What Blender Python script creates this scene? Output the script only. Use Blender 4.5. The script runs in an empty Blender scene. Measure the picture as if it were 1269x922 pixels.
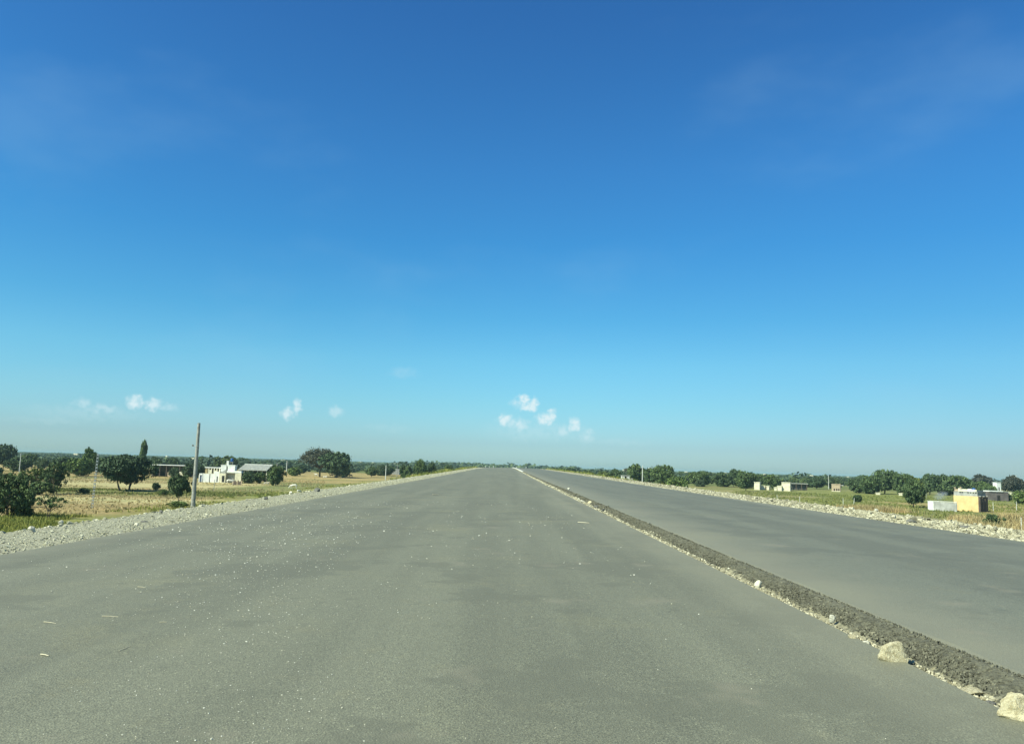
import bpy, bmesh, math, random
import numpy as np
from mathutils import Vector, Matrix

# ------------------------------------------------------------------ camera
S = bpy.context.scene
COL = S.collection
F = 1000.0                       # focal length in photo pixels (photo 1269 x 922)
ROLL, PITCH, YAW = math.atan(0.029), math.radians(6.62), math.radians(0.30)
H = 1.6
fwd0 = Vector((math.sin(YAW) * math.cos(PITCH), math.cos(YAW) * math.cos(PITCH), math.sin(PITCH)))
r0 = Vector((math.cos(YAW), -math.sin(YAW), 0))
u0 = r0.cross(fwd0)
cr = r0 * math.cos(ROLL) + u0 * math.sin(ROLL)
cu = -r0 * math.sin(ROLL) + u0 * math.cos(ROLL)
EYE = Vector((0, 0, H))
cam = bpy.data.cameras.new('camera')
cam.sensor_width = 36
cam.lens = 36 * F / 1269
cam.clip_start = 0.1
cam.clip_end = 40000
camo = bpy.data.objects.new('camera', cam)
COL.objects.link(camo)
camo.matrix_world = Matrix(((cr.x, cu.x, -fwd0.x, 0), (cr.y, cu.y, -fwd0.y, 0), (cr.z, cu.z, -fwd0.z, H), (0, 0, 0, 1)))
S.camera = camo


def ray(px, py):
    return (fwd0 * F + cr * (px - 634.5) - cu * (py - 461)).normalized()


# ------------------------------------------------------------------ light
SUN_EL, SUN_AZ = math.radians(43), math.radians(-122)      # azimuth from +Y towards +X
sd = Vector((math.sin(SUN_AZ) * math.cos(SUN_EL), math.cos(SUN_AZ) * math.cos(SUN_EL), math.sin(SUN_EL)))
sl = bpy.data.lights.new('sun', 'SUN')
sl.energy = 4.0
sl.angle = math.radians(0.53)
sl.color = (0.98, 1.0, 0.80)
so = bpy.data.objects.new('sun', sl)
COL.objects.link(so)
so.rotation_euler = sd.to_track_quat('Z', 'Y').to_euler()
S.view_settings.view_transform = 'Standard'
S.view_settings.look = 'None'
S.view_settings.exposure = 0.9
S.view_settings.gamma = 1.0
S.cycles.use_denoising = True
S.cycles.max_bounces = 8
S.cycles.transparent_max_bounces = 16
S.cycles.volume_step_rate = 5

W = bpy.data.worlds.new('World')
S.world = W
W.use_nodes = True
wt = W.node_tree
wt.nodes.clear()


class NT:
    """tiny node helper"""
    def __init__(s, t): s.t = t
    def n(s, typ, **kw):
        nd = s.t.nodes.new(typ)
        for k, v in kw.items():
            if k.startswith('i_'):
                k = k[2:]
                key = int(k) if k.isdigit() else k.replace('_', ' ')
                if isinstance(v, bpy.types.NodeSocket): s.t.links.new(v, nd.inputs[key])
                else: nd.inputs[key].default_value = v
            else: setattr(nd, k, v)
        return nd
    def m(s, op, a, b=0.0, c=0.0, clamp=False):
        nd = s.t.nodes.new('ShaderNodeMath'); nd.operation = op; nd.use_clamp = clamp
        for i, v in enumerate((a, b, c)):
            if isinstance(v, bpy.types.NodeSocket): s.t.links.new(v, nd.inputs[i])
            else: nd.inputs[i].default_value = v
        return nd.outputs[0]
    def v(s, op, a, b=(0, 0, 0)):
        nd = s.t.nodes.new('ShaderNodeVectorMath'); nd.operation = op
        for i, x in enumerate((a, b)):
            if isinstance(x, bpy.types.NodeSocket): s.t.links.new(x, nd.inputs[i])
            else: nd.inputs[i].default_value = x
        return nd
    def mix(s, f, a, b, typ='MIX'):
        nd = s.t.nodes.new('ShaderNodeMix'); nd.data_type = 'RGBA'; nd.blend_type = typ
        for i, x in ((0, f), (6, a), (7, b)):
            if isinstance(x, bpy.types.NodeSocket): s.t.links.new(x, nd.inputs[i])
            elif i == 0: nd.inputs[i].default_value = x
            else: nd.inputs[i].default_value = (*x[:3], 1)
        return nd.outputs[2]
    def noise(s, vec, scale, detail=4, rough=.55):
        nd = s.n('ShaderNodeTexNoise'); nd.inputs['Scale'].default_value = scale
        nd.inputs['Detail'].default_value = detail; nd.inputs['Roughness'].default_value = rough
        if vec is not None: s.t.links.new(vec, nd.inputs['Vector'])
        return nd.outputs[0]
    def ramp(s, fac, stops):
        nd = s.n('ShaderNodeValToRGB'); e = nd.color_ramp.elements
        while len(e) > 1: e.remove(e[-1])
        for i, (p, c) in enumerate(stops):
            el = e[0] if i == 0 else e.new(p)
            el.position = p; el.color = (*c, 1) if len(c) == 3 else c
        s.t.links.new(fac, nd.inputs[0])
        return nd.outputs[0]
    def mr(s, val, a, b, c=0.0, d=1.0):
        nd = s.n('ShaderNodeMapRange'); nd.interpolation_type = 'SMOOTHSTEP'
        s.t.links.new(val, nd.inputs[0])
        for i, x in enumerate((a, b, c, d)): nd.inputs[i + 1].default_value = x
        return nd.outputs[0]


w = NT(wt)
sky = w.n('ShaderNodeTexSky')
sky.sky_type = 'NISHITA'
sky.sun_disc = False
sky.sun_elevation = SUN_EL
sky.sun_rotation = SUN_AZ
sky.altitude = 300
sky.air_density = 1.0
sky.dust_density = 0.9
sky.ozone_density = 1.6
tc = w.n('ShaderNodeTexCoord')
gen = w.v('NORMALIZE', tc.outputs['Generated']).outputs[0]
sx = w.n('ShaderNodeSeparateXYZ', i_0=gen)
az = w.m('ARCTAN2', sx.outputs[0], sx.outputs[1])
el = w.m('ARCSINE', sx.outputs[2])
P = w.n('ShaderNodeCombineXYZ', i_0=az, i_1=el).outputs[0]
# tint of the sky: clear blue overhead, cyan haze towards the horizon
SKYTINT = w.ramp(w.m('MULTIPLY', el, 1 / 0.75, clamp=True), [(0.0, (.66, 1.02, 1.2)), (.012, (.62, .97, 1.22)), (.035, (.53, .84, 1.10)), (.10, (.46, .875, 1.04)), (.167, (.41, .90, 1.05)), (.24, (.30, .84, 1.05)), (.36, (.23, .78, 1.09)), (.48, (.235, .75, 1.11)), (.7, (.22, .66, 1.06)), (1.0, (.21, .60, 1.0))])
skyc = w.mix(1.0, sky.outputs[0], SKYTINT, 'MULTIPLY')
side = w.m('MULTIPLY', w.mr(sx.outputs[0], -.05, .65), w.mr(el, .42, .02))      # the hazy air is duller away from the sun
skyc = w.mix(side, skyc, w.mix(1.0, skyc, (.80, .74, .76), 'MULTIPLY'))
uneven = w.noise(w.v('MULTIPLY', gen, (1.6, 1.6, 4.0)).outputs[0], 1.7, 5, .55)        # thin high veil, barely there
skyc = w.mix(w.mr(uneven, .50, .75, 0, .10), skyc, (3.0, 4.8, 6.0))
# small cumulus and faint wisps low over the horizon
wn = w.n('ShaderNodeTexNoise', i_Vector=P, i_Scale=120.0, i_Detail=4.0, i_Roughness=0.55)
wd = w.v('SCALE', w.v('SUBTRACT', wn.outputs[1], (.5, .5, .5)).outputs[0])
wd.inputs['Scale'].default_value = 0.016
PD = w.v('ADD', P, wd.outputs[0]).outputs[0]
CL = [(101, 499, 9, 6, .35), (128, 507, 20, 5, .35), (169, 499, 9, 7, .8), (190, 501, 8, 7, .7), (208, 505, 12, 5, .3), (356, 513, 7, 7, .7),
      (368, 503, 5, 9, .7), (416, 510, 9, 6, .4), (500, 462, 18, 7, .12), (649, 495, 7, 6, 1.0), (655, 504, 10, 6, .9), (662, 500, 5, 7, .9),
      (625, 520, 9, 7, .85), (641, 526, 15, 8, .6), (684, 514, 5, 8, 1.0), (676, 520, 12, 7, .85), (698, 533, 9, 7, .45), (712, 527, 7, 8, .85),
      (727, 540, 9, 9, .35), (665, 535, 60, 12, .16), (110, 512, 60, 8, .12), (640, 500, 8, 5, .5), (480, 530, 30, 4, .08), (60, 520, 40, 4, .1), (770, 548, 40, 4, .08)]
mask = None
for (cx, cy, rx_, ry_, amp) in CL:
    d = ray(cx, cy)
    a_, e_ = math.atan2(d.x, d.y), math.asin(d.z)
    q = w.v('MULTIPLY', w.v('SUBTRACT', PD, (a_, e_, 0)).outputs[0], (1000 / rx_ * .80, 1000 / ry_ * .80, 0))
    ln = w.v('LENGTH', q.outputs[0]).outputs['Value']
    k = w.mr(ln, 1.15, 0.25 if amp > .6 else .1, 0.0, min(1.0, amp * 1.15))
    mask = k if mask is None else w.m('MAXIMUM', mask, k)
fine = w.mr(w.noise(P, 130, 3, .5), .34, .56, .45, 1.0)
mask = w.m('MULTIPLY', mask, fine, clamp=True)
skyc = w.mix(mask, skyc, (5.0, 6.2, 6.5))
bg = w.n('ShaderNodeBackground', i_Color=skyc, i_Strength=0.076)
wo = w.n('ShaderNodeOutputWorld')
wt.links.new(bg.outputs[0], wo.inputs[0])

# ------------------------------------------------------------------ helpers
rng = np.random.default_rng(7)
R = random.Random(5)


def tag(o, label=None, cat=None, group=None, kind=None):
    if label: o['label'] = label
    if cat: o['category'] = cat
    if group: o['group'] = group
    if kind: o['kind'] = kind
    return o


def link(o, parent=None):
    COL.objects.link(o)
    if parent is not None: o.parent = parent
    return o


def empty(name, loc, rz=0.0, scale=1.0):
    o = bpy.data.objects.new(name, None)
    o.empty_display_size = .3
    o.location = loc
    o.rotation_euler = (0, 0, rz)
    o.scale = (scale, scale, scale) if isinstance(scale, (int, float)) else scale
    return link(o)


def mesh_np(name, V, Fq, mats=(), smooth=False, midx=None):
    """V (n,3), Fq (m,k) constant face size"""
    me = bpy.data.meshes.new(name)
    V = np.asarray(V, dtype=np.float32); Fq = np.asarray(Fq, dtype=np.int32)
    n, (m, k) = len(V), Fq.shape
    me.vertices.add(n); me.vertices.foreach_set('co', V.ravel())
    me.loops.add(m * k); me.loops.foreach_set('vertex_index', Fq.ravel())
    me.polygons.add(m)
    me.polygons.foreach_set('loop_start', np.arange(0, m * k, k, dtype=np.int32))
    me.polygons.foreach_set('loop_total', np.full(m, k, dtype=np.int32))
    if midx is not None: me.polygons.foreach_set('material_index', np.asarray(midx, dtype=np.int32))
    me.polygons.foreach_set('use_smooth', np.full(m, smooth, dtype=bool))
    me.update(calc_edges=True)
    me.validate()
    for mt in mats: me.materials.append(mt)
    return me


def obj(name, me, parent=None, loc=None):
    o = bpy.data.objects.new(name, me)
    if loc is not None: o.location = loc
    return link(o, parent)


def bm_obj(name, bm, mat, parent=None, bevel=0, smooth=False):
    if bevel:
        bmesh.ops.bevel(bm, geom=bm.edges[:], offset=bevel, segments=1, affect='EDGES')
    bmesh.ops.recalc_face_normals(bm, faces=bm.faces[:])
    me = bpy.data.meshes.new(name)
    bm.to_mesh(me); bm.free()
    if smooth: me.polygons.foreach_set('use_smooth', [True] * len(me.polygons))
    me.materials.append(mat)
    return obj(name, me, parent)


def box(bm, x0, x1, y0, y1, z0, z1):
    vs = [bm.verts.new(p) for p in ((x0, y0, z0), (x1, y0, z0), (x1, y1, z0), (x0, y1, z0), (x0, y0, z1), (x1, y0, z1), (x1, y1, z1), (x0, y1, z1))]
    for f in ((0, 3, 2, 1), (4, 5, 6, 7), (0, 1, 5, 4), (1, 2, 6, 5), (2, 3, 7, 6), (3, 0, 4, 7)):
        bm.faces.new([vs[i] for i in f])


def tube(bm, pts, rads, seg=8, cap=True):
    rings = []
    for i, p in enumerate(pts):
        p = Vector(p)
        a = Vector(pts[max(i - 1, 0)]); b = Vector(pts[min(i + 1, len(pts) - 1)])
        d = (b - a).normalized()
        x = d.orthogonal().normalized() if i == 0 else (px_ - d * px_.dot(d)).normalized()
        px_ = x
        y = d.cross(x)
        rings.append([bm.verts.new(p + (x * math.cos(t) + y * math.sin(t)) * rads[i]) for t in [2 * math.pi * k / seg for k in range(seg)]])
    for a, b in zip(rings, rings[1:]):
        for k in range(seg): bm.faces.new((a[k], a[(k + 1) % seg], b[(k + 1) % seg], b[k]))
    if cap:
        bm.faces.new(rings[0][::-1]); bm.faces.new(rings[-1])


def boxpart(name, b, mat, parent, bevel=0, label=None):
    bm = bmesh.new()
    for q in (b if isinstance(b[0], (tuple, list)) else [b]): box(bm, *q)
    o = bm_obj(name, bm, mat, parent, bevel)
    if label: o['label'] = label
    return o


# value noise
_perm = rng.random((512, 512)).astype(np.float32)
def vnoise(x, y):
    xi = np.floor(x).astype(int); yi = np.floor(y).astype(int)
    fx = x - xi; fy = y - yi
    fx = fx * fx * (3 - 2 * fx); fy = fy * fy * (3 - 2 * fy)
    g = lambda a, b: _perm[a % 512, b % 512]
    return (g(xi, yi) * (1 - fx) + g(xi + 1, yi) * fx) * (1 - fy) + (g(xi, yi + 1) * (1 - fx) + g(xi + 1, yi + 1) * fx) * fy
def fbm(x, y, o=4):
    s = 0; a = 1; t = 0
    for i in range(o):
        s = s + a * vnoise(x * 2 ** i + 17.3 * i, y * 2 ** i + 5.1 * i); t += a; a *= .5
    return s / t


def rz(y):
    """height of the road along its length: climbs gently to a crest, then drops away"""
    y = np.asarray(y, dtype=float)
    a = 0.66 * 0.5 * (1 - np.cos(np.pi * np.clip(y, 0, 350) / 350))
    b = -np.clip(y - 350, 0, None) ** 2 * 3.2e-5
    return np.maximum(a + b, -1.9)


def gz(x, y):
    x = np.asarray(x, dtype=float); y = np.asarray(y, dtype=float)
    t = np.clip((x + 12) / 24, 0, 1)
    far = np.clip((y - 300) / 2500, 0, 1)
    base = (-3.4 + .4 * t) * (1 - far) + (-3.4 - 3.0 * t) * far
    return base + (fbm(x / 31 + 90, y / 31 + 40, 3) - .5) * .22 * np.clip(1 - (y - 600) / 900, .2, 1)


def at(px, py):
    """where a sight line of the photograph meets the field"""
    d = ray(px, py)
    z = -3.2
    for _ in range(12):
        t = (z - H) / d.z if d.z < -1e-4 else 4000 / d.y
        t = min(t, 5000 / d.y)
        x, y = d.x * t, d.y * t
        z = float(gz(x, y))
    return Vector((x, y, z))


def on(px, py, Y):
    d = ray(px, py)
    return EYE + d * (Y / d.y)


# ------------------------------------------------------------------ materials
def mat(name, col, rough=.9, var=.25, scale=3.0, bump=0.0, bscale=20.0, col2=None, spec=.3, metal=0.0, vec='Object', rnd=0.0):
    m = bpy.data.materials.new(name); m.use_nodes = True
    t = NT(m.node_tree)
    b = m.node_tree.nodes['Principled BSDF']
    c = t.n('ShaderNodeTexCoord')
    v = c.outputs[vec] if vec != 'Pos' else t.n('ShaderNodeNewGeometry').outputs['Position']
    nz = t.noise(v, scale, 5, .6)
    c2 = col2 if col2 else tuple(x * (1 - var * 1.3) for x in col)
    c1 = col if col2 else tuple(min(1, x * (1 + var)) for x in col)
    out = t.mix(t.mr(nz, .32, .68), c2, c1)
    if rnd:
        oi = t.n('ShaderNodeObjectInfo').outputs['Random']
        out = t.mix(1.0, out, t.ramp(oi, [(0, (1 - rnd, 1 - rnd, 1 - rnd)), (1, (1 + rnd, 1 + rnd * .9, 1 + rnd * .6))]), 'MULTIPLY')
    m.node_tree.links.new(out, b.inputs['Base Color'])
    b.inputs['Roughness'].default_value = rough
    b.inputs['Specular IOR Level'].default_value = spec
    b.inputs['Metallic'].default_value = metal
    if bump:
        bn = t.noise(v, bscale, 4, .6)
        bp = t.n('ShaderNodeBump', i_Height=bn, i_Strength=bump, i_Distance=.02)
        m.node_tree.links.new(bp.outputs[0], b.inputs['Normal'])
    return m


def leaf_mat(name, dark, light, rnd=.18):
    m = bpy.data.materials.new(name); m.use_nodes = True
    t = NT(m.node_tree)
    b = m.node_tree.nodes['Principled BSDF']
    pos = t.n('ShaderNodeNewGeometry')
    n1 = t.noise(pos.outputs['Position'], .9, 3, .6)
    out = t.mix(t.mr(n1, .3, .7), dark, light)
    ri = pos.outputs['Random Per Island']
    out = t.mix(1.0, out, t.ramp(ri, [(0, (.62, .66, .6)), (.6, (1, 1, 1)), (1, (1.45, 1.4, 1.2))]), 'MULTIPLY')
    oi = t.n('ShaderNodeObjectInfo').outputs['Random']
    out = t.mix(1.0, out, t.ramp(oi, [(0, (1 - rnd, 1 - rnd, 1)), (1, (1 + rnd * 1.5, 1 + rnd, 1))]), 'MULTIPLY')
    m.node_tree.links.new(out, b.inputs['Base Color'])
    b.inputs['Roughness'].default_value = .75
    b.inputs['Specular IOR Level'].default_value = .2
    return m


LEAF_D = leaf_mat('leaf_dark_green', (.045, .078, .034), (.095, .142, .058))
LEAF_M = leaf_mat('leaf_mid_green', (.060, .102, .034), (.12, .175, .056))
LEAF_Y = leaf_mat('leaf_yellow_green', (.075, .115, .025), (.17, .20, .055))
LEAF_B = leaf_mat('leaf_brown_green', (.045, .054, .036), (.092, .098, .064))
LEAF_F = leaf_mat('leaf_far', (.046, .080, .038), (.098, .140, .062), .25)
BARK = mat('bark', (.10, .085, .065), .95, .3, 6, .4, 25)
WHITE = mat('whitewashed_plaster', (.72, .72, .66), .9, .10, 1.5, .1, 8)
CREAM = mat('cream_plaster', (.66, .61, .44), .9, .14, 1.5, .1, 8)
GREYP = mat('grey_cement_plaster', (.34, .34, .30), .9, .18, 1.6, .2, 10)
YELLOW = mat('yellow_ochre_plaster', (.66, .47, .215), .9, .12, 1.2, .15, 8)
BRICK = mat('brown_brickwork', (.13, .10, .075), .95, .25, 5, .3, 30)
TANBR = mat('tan_mud_brick', (.42, .33, .22), .95, .2, 4, .3, 20)
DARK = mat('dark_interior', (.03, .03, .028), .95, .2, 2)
TIN = mat('corrugated_metal', (.40, .40, .34), .75, .12, 1.5, .1, 8, spec=.2)
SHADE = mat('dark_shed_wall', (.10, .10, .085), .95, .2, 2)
BLUE = mat('blue_plastic', (.02, .10, .30), .45, .1, 3)
CONC = mat('pole_concrete', (.30, .30, .26), .9, .2, 4, .3, 30)
PALEC = mat('pale_concrete', (.60, .60, .54), .9, .12, 4, .2, 30)
STEEL = mat('galvanised_steel', (.44, .45, .42), .5, .15, 4, metal=.4)
STONE_L = mat('limestone', (.64, .58, .38), .95, .0, 5, .9, 22, col2=(.42, .36, .21), rnd=.1)
STONE_W = mat('white_stone', (.60, .57, .44), .95, .15, 7, .5, 30, rnd=.15)
STONE_D = mat('dark_stone', (.16, .155, .13), .95, .2, 7, .5, 30)


# ground colour comes from a land-cover attribute (what grows there) broken up by noise
def ground_material():
    m = bpy.data.materials.new('field_ground'); m.use_nodes = True
    t = NT(m.node_tree); b = m.node_tree.nodes['Principled BSDF']
    at_ = t.n('ShaderNodeAttribute'); at_.attribute_name = 'cover'
    pos = t.n('ShaderNodeNewGeometry').outputs['Position']
    n1 = t.noise(pos, .25, 6, .65); n2 = t.noise(pos, 2.2, 4, .6)
    mp = t.n('ShaderNodeMapping', i_Vector=pos); mp.inputs['Scale'].default_value = (.06, .5, 1)
    n3 = t.noise(mp.outputs[0], 1.0, 5, .6)
    c = t.mix(1.0, at_.outputs['Color'], t.ramp(n1, [(.3, (.75, .80, .72)), (.7, (1.22, 1.18, 1.15))]), 'MULTIPLY')
    c = t.mix(1.0, c, t.ramp(n2, [(.3, (.72, .76, .7)), (.7, (1.2, 1.18, 1.15))]), 'MULTIPLY')
    c = t.mix(1.0, c, t.ramp(n3, [(.35, (.85, .92, .85)), (.65, (1.12, 1.08, 1.05))]), 'MULTIPLY')
    m.node_tree.links.new(c, b.inputs['Base Color'])
    b.inputs['Roughness'].default_value = 1; b.inputs['Specular IOR Level'].default_value = .1
    bp = t.n('ShaderNodeBump', i_Height=n2, i_Strength=.6, i_Distance=.25)
    m.node_tree.links.new(bp.outputs[0], b.inputs['Normal'])
    return m


def asphalt_material(name, base, green=1.0, seed=0.0, dust=None):
    m = bpy.data.materials.new(name); m.use_nodes = True
    t = NT(m.node_tree); b = m.node_tree.nodes['Principled BSDF']
    pos = t.v('ADD', t.n('ShaderNodeNewGeometry').outputs['Position'], (seed, seed, 0)).outputs[0]
    mp = t.n('ShaderNodeMapping', i_Vector=pos); mp.inputs['Scale'].default_value = (.9, .045, 1)
    lanes = t.noise(mp.outputs[0], 1.0, 4, .55)             # faint lanes polished by site traffic
    blot = t.noise(pos, .33, 6, .6)                          # dusty patches
    blot2 = t.noise(pos, 1.4, 5, .65)
    grit = t.noise(pos, 95, 2, .6)                           # aggregate
    vo = t.n('ShaderNodeTexVoronoi', i_Vector=pos, i_Scale=75.0)
    peb = t.n('ShaderNodeTexVoronoi', i_Vector=pos, i_Scale=17.0)
    dk = t.n('ShaderNodeTexVoronoi', i_Vector=pos, i_Scale=26.0)
    base_c = t.mix(t.mr(lanes, .35, .65), tuple(x * .90 for x in base), tuple(x * 1.10 for x in base))
    base_c = t.mix(t.mr(blot, .52, .72, 0, .5), base_c, tuple(x * y for x, y in zip(base, (1.34, 1.28, 1.12))))
    base_c = t.mix(t.mr(blot2, .56, .74, 0, .42), base_c, tuple(x * y for x, y in zip(base, (1.22, 1.14, 1.0))))
    base_c = t.mix(t.mr(blot2, .44, .28, 0, .45), base_c, tuple(x * .78 for x in base))
    base_c = t.mix(1.0, base_c, t.ramp(grit, [(.28, (.55, .55, .55)), (.5, (1, 1, 1)), (.72, (1.5, 1.5, 1.45))]), 'MULTIPLY')
    base_c = t.mix(1.0, base_c, t.ramp(vo.outputs['Color'], [(0, (.72, .72, .72)), (.85, (1.08, 1.08, 1.08)), (1, (1.7, 1.7, 1.6))]), 'MULTIPLY')
    spk = t.m('MULTIPLY', t.mr(peb.outputs['Distance'], .16, .06), t.mr(t.noise(pos, 9, 2), .52, .62))
    base_c = t.mix(t.m('MULTIPLY', spk, .55), base_c, (.34, .33, .26))
    patch = t.mr(t.noise(t.v('ADD', pos, (31.0, 12.0, 0)).outputs[0], .42, 6, .62), .545, .575, 0, .55)   # dark patches imitating windscreen reflections, put into the road colour
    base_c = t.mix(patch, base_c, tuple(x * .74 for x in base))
    for x0, x1, amt in (dust or ()):        # dust lies thickest along the paved edges
        px_n = t.n('ShaderNodeSeparateXYZ', i_0=t.n('ShaderNodeNewGeometry').outputs['Position']).outputs[0]
        wob = t.m('ADD', px_n, t.m('MULTIPLY', t.m('SUBTRACT', lanes, .5), 2.5))
        base_c = t.mix(t.m('MULTIPLY', t.mr(wob, x1, x0), t.mr(blot, .25, .6, amt * .5, amt)), base_c, (.250, .235, .155))
    spd = t.m('MULTIPLY', t.mr(dk.outputs['Distance'], .22, .08), t.mr(t.noise(pos, 6, 3), .50, .60))
    base_c = t.mix(t.m('MULTIPLY', spd, .55), base_c, (.05, .05, .04))
    sand = t.mr(t.noise(t.v('ADD', pos, (7.3, 2.1, 0)).outputs[0], .8, 4, .6), .60, .72, 0, .5)
    base_c = t.mix(sand, base_c, (.22, .20, .135))
    m.node_tree.links.new(base_c, b.inputs['Base Color'])
    b.inputs['Roughness'].default_value = .72
    b.inputs['Specular IOR Level'].default_value = .5
    bp = t.n('ShaderNodeBump', i_Height=t.m('ADD', grit, vo.outputs['Distance']), i_Strength=.55, i_Distance=.006)
    m.node_tree.links.new(bp.outputs[0], b.inputs['Normal'])
    return m


GROUND = ground_material()
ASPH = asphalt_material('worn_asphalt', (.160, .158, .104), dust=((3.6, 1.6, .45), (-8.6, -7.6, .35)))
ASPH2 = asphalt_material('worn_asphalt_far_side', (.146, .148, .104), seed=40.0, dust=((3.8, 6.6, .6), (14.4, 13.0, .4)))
GRAVEL = mat('crushed_stone_base', (.38, .36, .24), .95, .0, 14, .8, 40, col2=(.19, .185, .135), vec='Pos')
RAWASPH = mat('raw_broken_asphalt', (.155, .150, .100), .95, .0, 30, 1.0, 60, col2=(.064, .062, .042), vec='Pos')
_t = NT(RAWASPH.node_tree); _b = RAWASPH.node_tree.nodes['Principled BSDF']
_a = _t.n('ShaderNodeAttribute'); _a.attribute_name = 'cover'
_s = _t.n('ShaderNodeSeparateColor'); RAWASPH.node_tree.links.new(_a.outputs['Color'], _s.inputs[0])
_c = _t.mix(_s.outputs[0], _b.inputs['Base Color'].links[0].from_socket, _t.mix(_t.noise(_t.n('ShaderNodeNewGeometry').outputs['Position'], 30, 4), (.15, .14, .088), (.44, .40, .25)))
RAWASPH.node_tree.links.new(_t.mix(_s.outputs[1], _c, (.15, .145, .10)), _b.inputs['Base Color'])
EMBANK = mat('embankment_soil', (.22, .21, .11), .98, .0, .8, .5, 8, col2=(.11, .13, .05), vec='Pos')


def stone_mat(name, lo, mid, hi):
    m = bpy.data.materials.new(name); m.use_nodes = True
    t = NT(m.node_tree); b = m.node_tree.nodes['Principled BSDF']
    ri = t.n('ShaderNodeNewGeometry').outputs['Random Per Island']
    c = t.ramp(ri, [(0, lo), (.45, mid), (1, hi)])
    m.node_tree.links.new(c, b.inputs['Base Color'])
    b.inputs['Roughness'].default_value = .95; b.inputs['Specular IOR Level'].default_value = .2
    return m


PEB = stone_mat('crushed_limestone', (.20, .19, .125), (.39, .37, .25), (.54, .51, .36))
ROCKW = stone_mat('pale_broken_rock', (.16, .15, .10), (.34, .31, .20), (.54, .50, .35))
CHUNK = stone_mat('asphalt_chunks', (.055, .053, .037), (.115, .110, .076), (.20, .19, .13))
SPECK = stone_mat('pale_pebbles', (.30, .28, .20), (.46, .44, .34), (.74, .72, .60))

# ------------------------------------------------------------------ ground, embankment, roads
def land_cover(X, Y):
    """albedo of what covers the ground, by place"""
    gold = np.array((.34, .255, .125)); pale = np.array((.46, .39, .22)); green = np.array((.150, .165, .062))
    ygreen = np.array((.20, .21, .07)); brown = np.array((.26, .19, .10)); olive = np.array((.25, .22, .105)); dark = np.array((.06, .075, .03))
    n = fbm(X / 14, Y / 14, 4); n2 = fbm(X / 45 + 9, Y / 45 + 3, 3); n3 = fbm(X / 5 + 31, Y / 5 + 7, 3)
    C = np.zeros(X.shape + (3,))
    def lay(col, m):
        m = np.clip(m, 0, 1)[..., None]
        C[:] = C * (1 - m) + col * m
    ss = lambda v, a, b: np.clip((v - a) / (b - a), 0, 1)
    band = lambda v, a, b, s: ss(v, a - s, a + s) * (1 - ss(v, b - s, b + s))
    L = (X < 0)
    lay(gold, L * 1.0); lay(olive, (~L) * 1.0)
    lay(brown, L * ss(n, .45, .6) * .7)
    wob = (n - .5) * 22
    # left: stubble fields split by green strips that run across the view
    lay(pale, L * band(Y + wob * .5, 88, 96, 4) * ss(n2, .3, .5))
    lay(green, L * band(Y + wob * .35, 101, 119, 3) * .85)
    lay(brown, L * band(Y + wob * .3, 97, 101, 2) * .6)
    lay(pale, L * band(Y + wob * .4, 124, 165, 6) * .8)
    lay(brown, L * band(Y + wob * .3, 148, 160, 4) * (X < -60) * .7)
    lay(green, L * band(Y + wob * .3, 168, 176, 3) * .7)
    lay(gold, L * band(Y + wob * .3, 180, 205, 3) * .8)
    lay(green, L * band(Y + wob * .3, 205, 210, 2) * .9)
    lay(gold * 1.1, L * band(Y + wob * .3, 212, 245, 3) * .8)
    # green verge along the foot of the embankment and at the near left
    lay(ygreen, L * (1 - ss(-X + wob * .2, 31.5, 35)) * .6)
    lay(green, L * (1 - ss(Y + (n3 - .5) * 14, 52, 62)) * .85)
    lay(ygreen, L * (1 - ss(Y + wob * .5, 62, 70)) * ss(n3, .5, .6) * .7)
    lay(green, L * band(-X + wob * .15, 33, 46, 2) * band(Y, 112, 175, 6) * .8)
    # right: rough pasture
    lay(green, (~L) * ss(n, .5, .62) * .75)
    lay(ygreen, (~L) * ss(n2, .45, .6) * .7)
    lay(brown, (~L) * band(X + wob * .3, 26, 52, 5) * band(Y, 50, 115, 8) * ss(n3, .42, .6) * .8)
    lay(green, (~L) * band(Y + wob * .4, 108, 128, 5) * band(X, 45, 80, 6) * .8)
    lay(gold, (~L) * band(Y + wob * .2, 110, 150, 6) * (X > 66) * .7)
    # beyond the first fields: patchwork
    farm = ss(Y, 240, 280)
    cell = _perm[(np.floor((X + n * 60) / 90).astype(int)) % 512, (np.floor((Y + n * 80) / 130).astype(int)) % 512]
    far = np.where((cell > .86)[..., None], gold, np.where((cell > .4)[..., None], green, olive))
    C[:] = C * (1 - farm[..., None]) + far * farm[..., None]
    return C


def grid_mesh(name, xs, ys, zf, mt, attr=None):
    X, Y = np.meshgrid(xs, ys)
    Z = zf(X, Y)
    V = np.stack([X, Y, Z], -1).reshape(-1, 3)
    nx = len(xs); ny = len(ys)
    i = np.arange(nx - 1)[None, :] + np.arange(ny - 1)[:, None] * nx
    Fq = np.stack([i, i + 1, i + nx + 1, i + nx], -1).reshape(-1, 4)
    me = mesh_np(name, V, Fq, (mt,), True)
    if attr is not None:
        c = attr(X, Y).reshape(-1, 3)
        a = me.color_attributes.new('cover', 'FLOAT_COLOR', 'POINT')
        a.data.foreach_set('color', np.concatenate([c, np.ones((len(c), 1))], 1).astype(np.float32).ravel())
    return me


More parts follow.
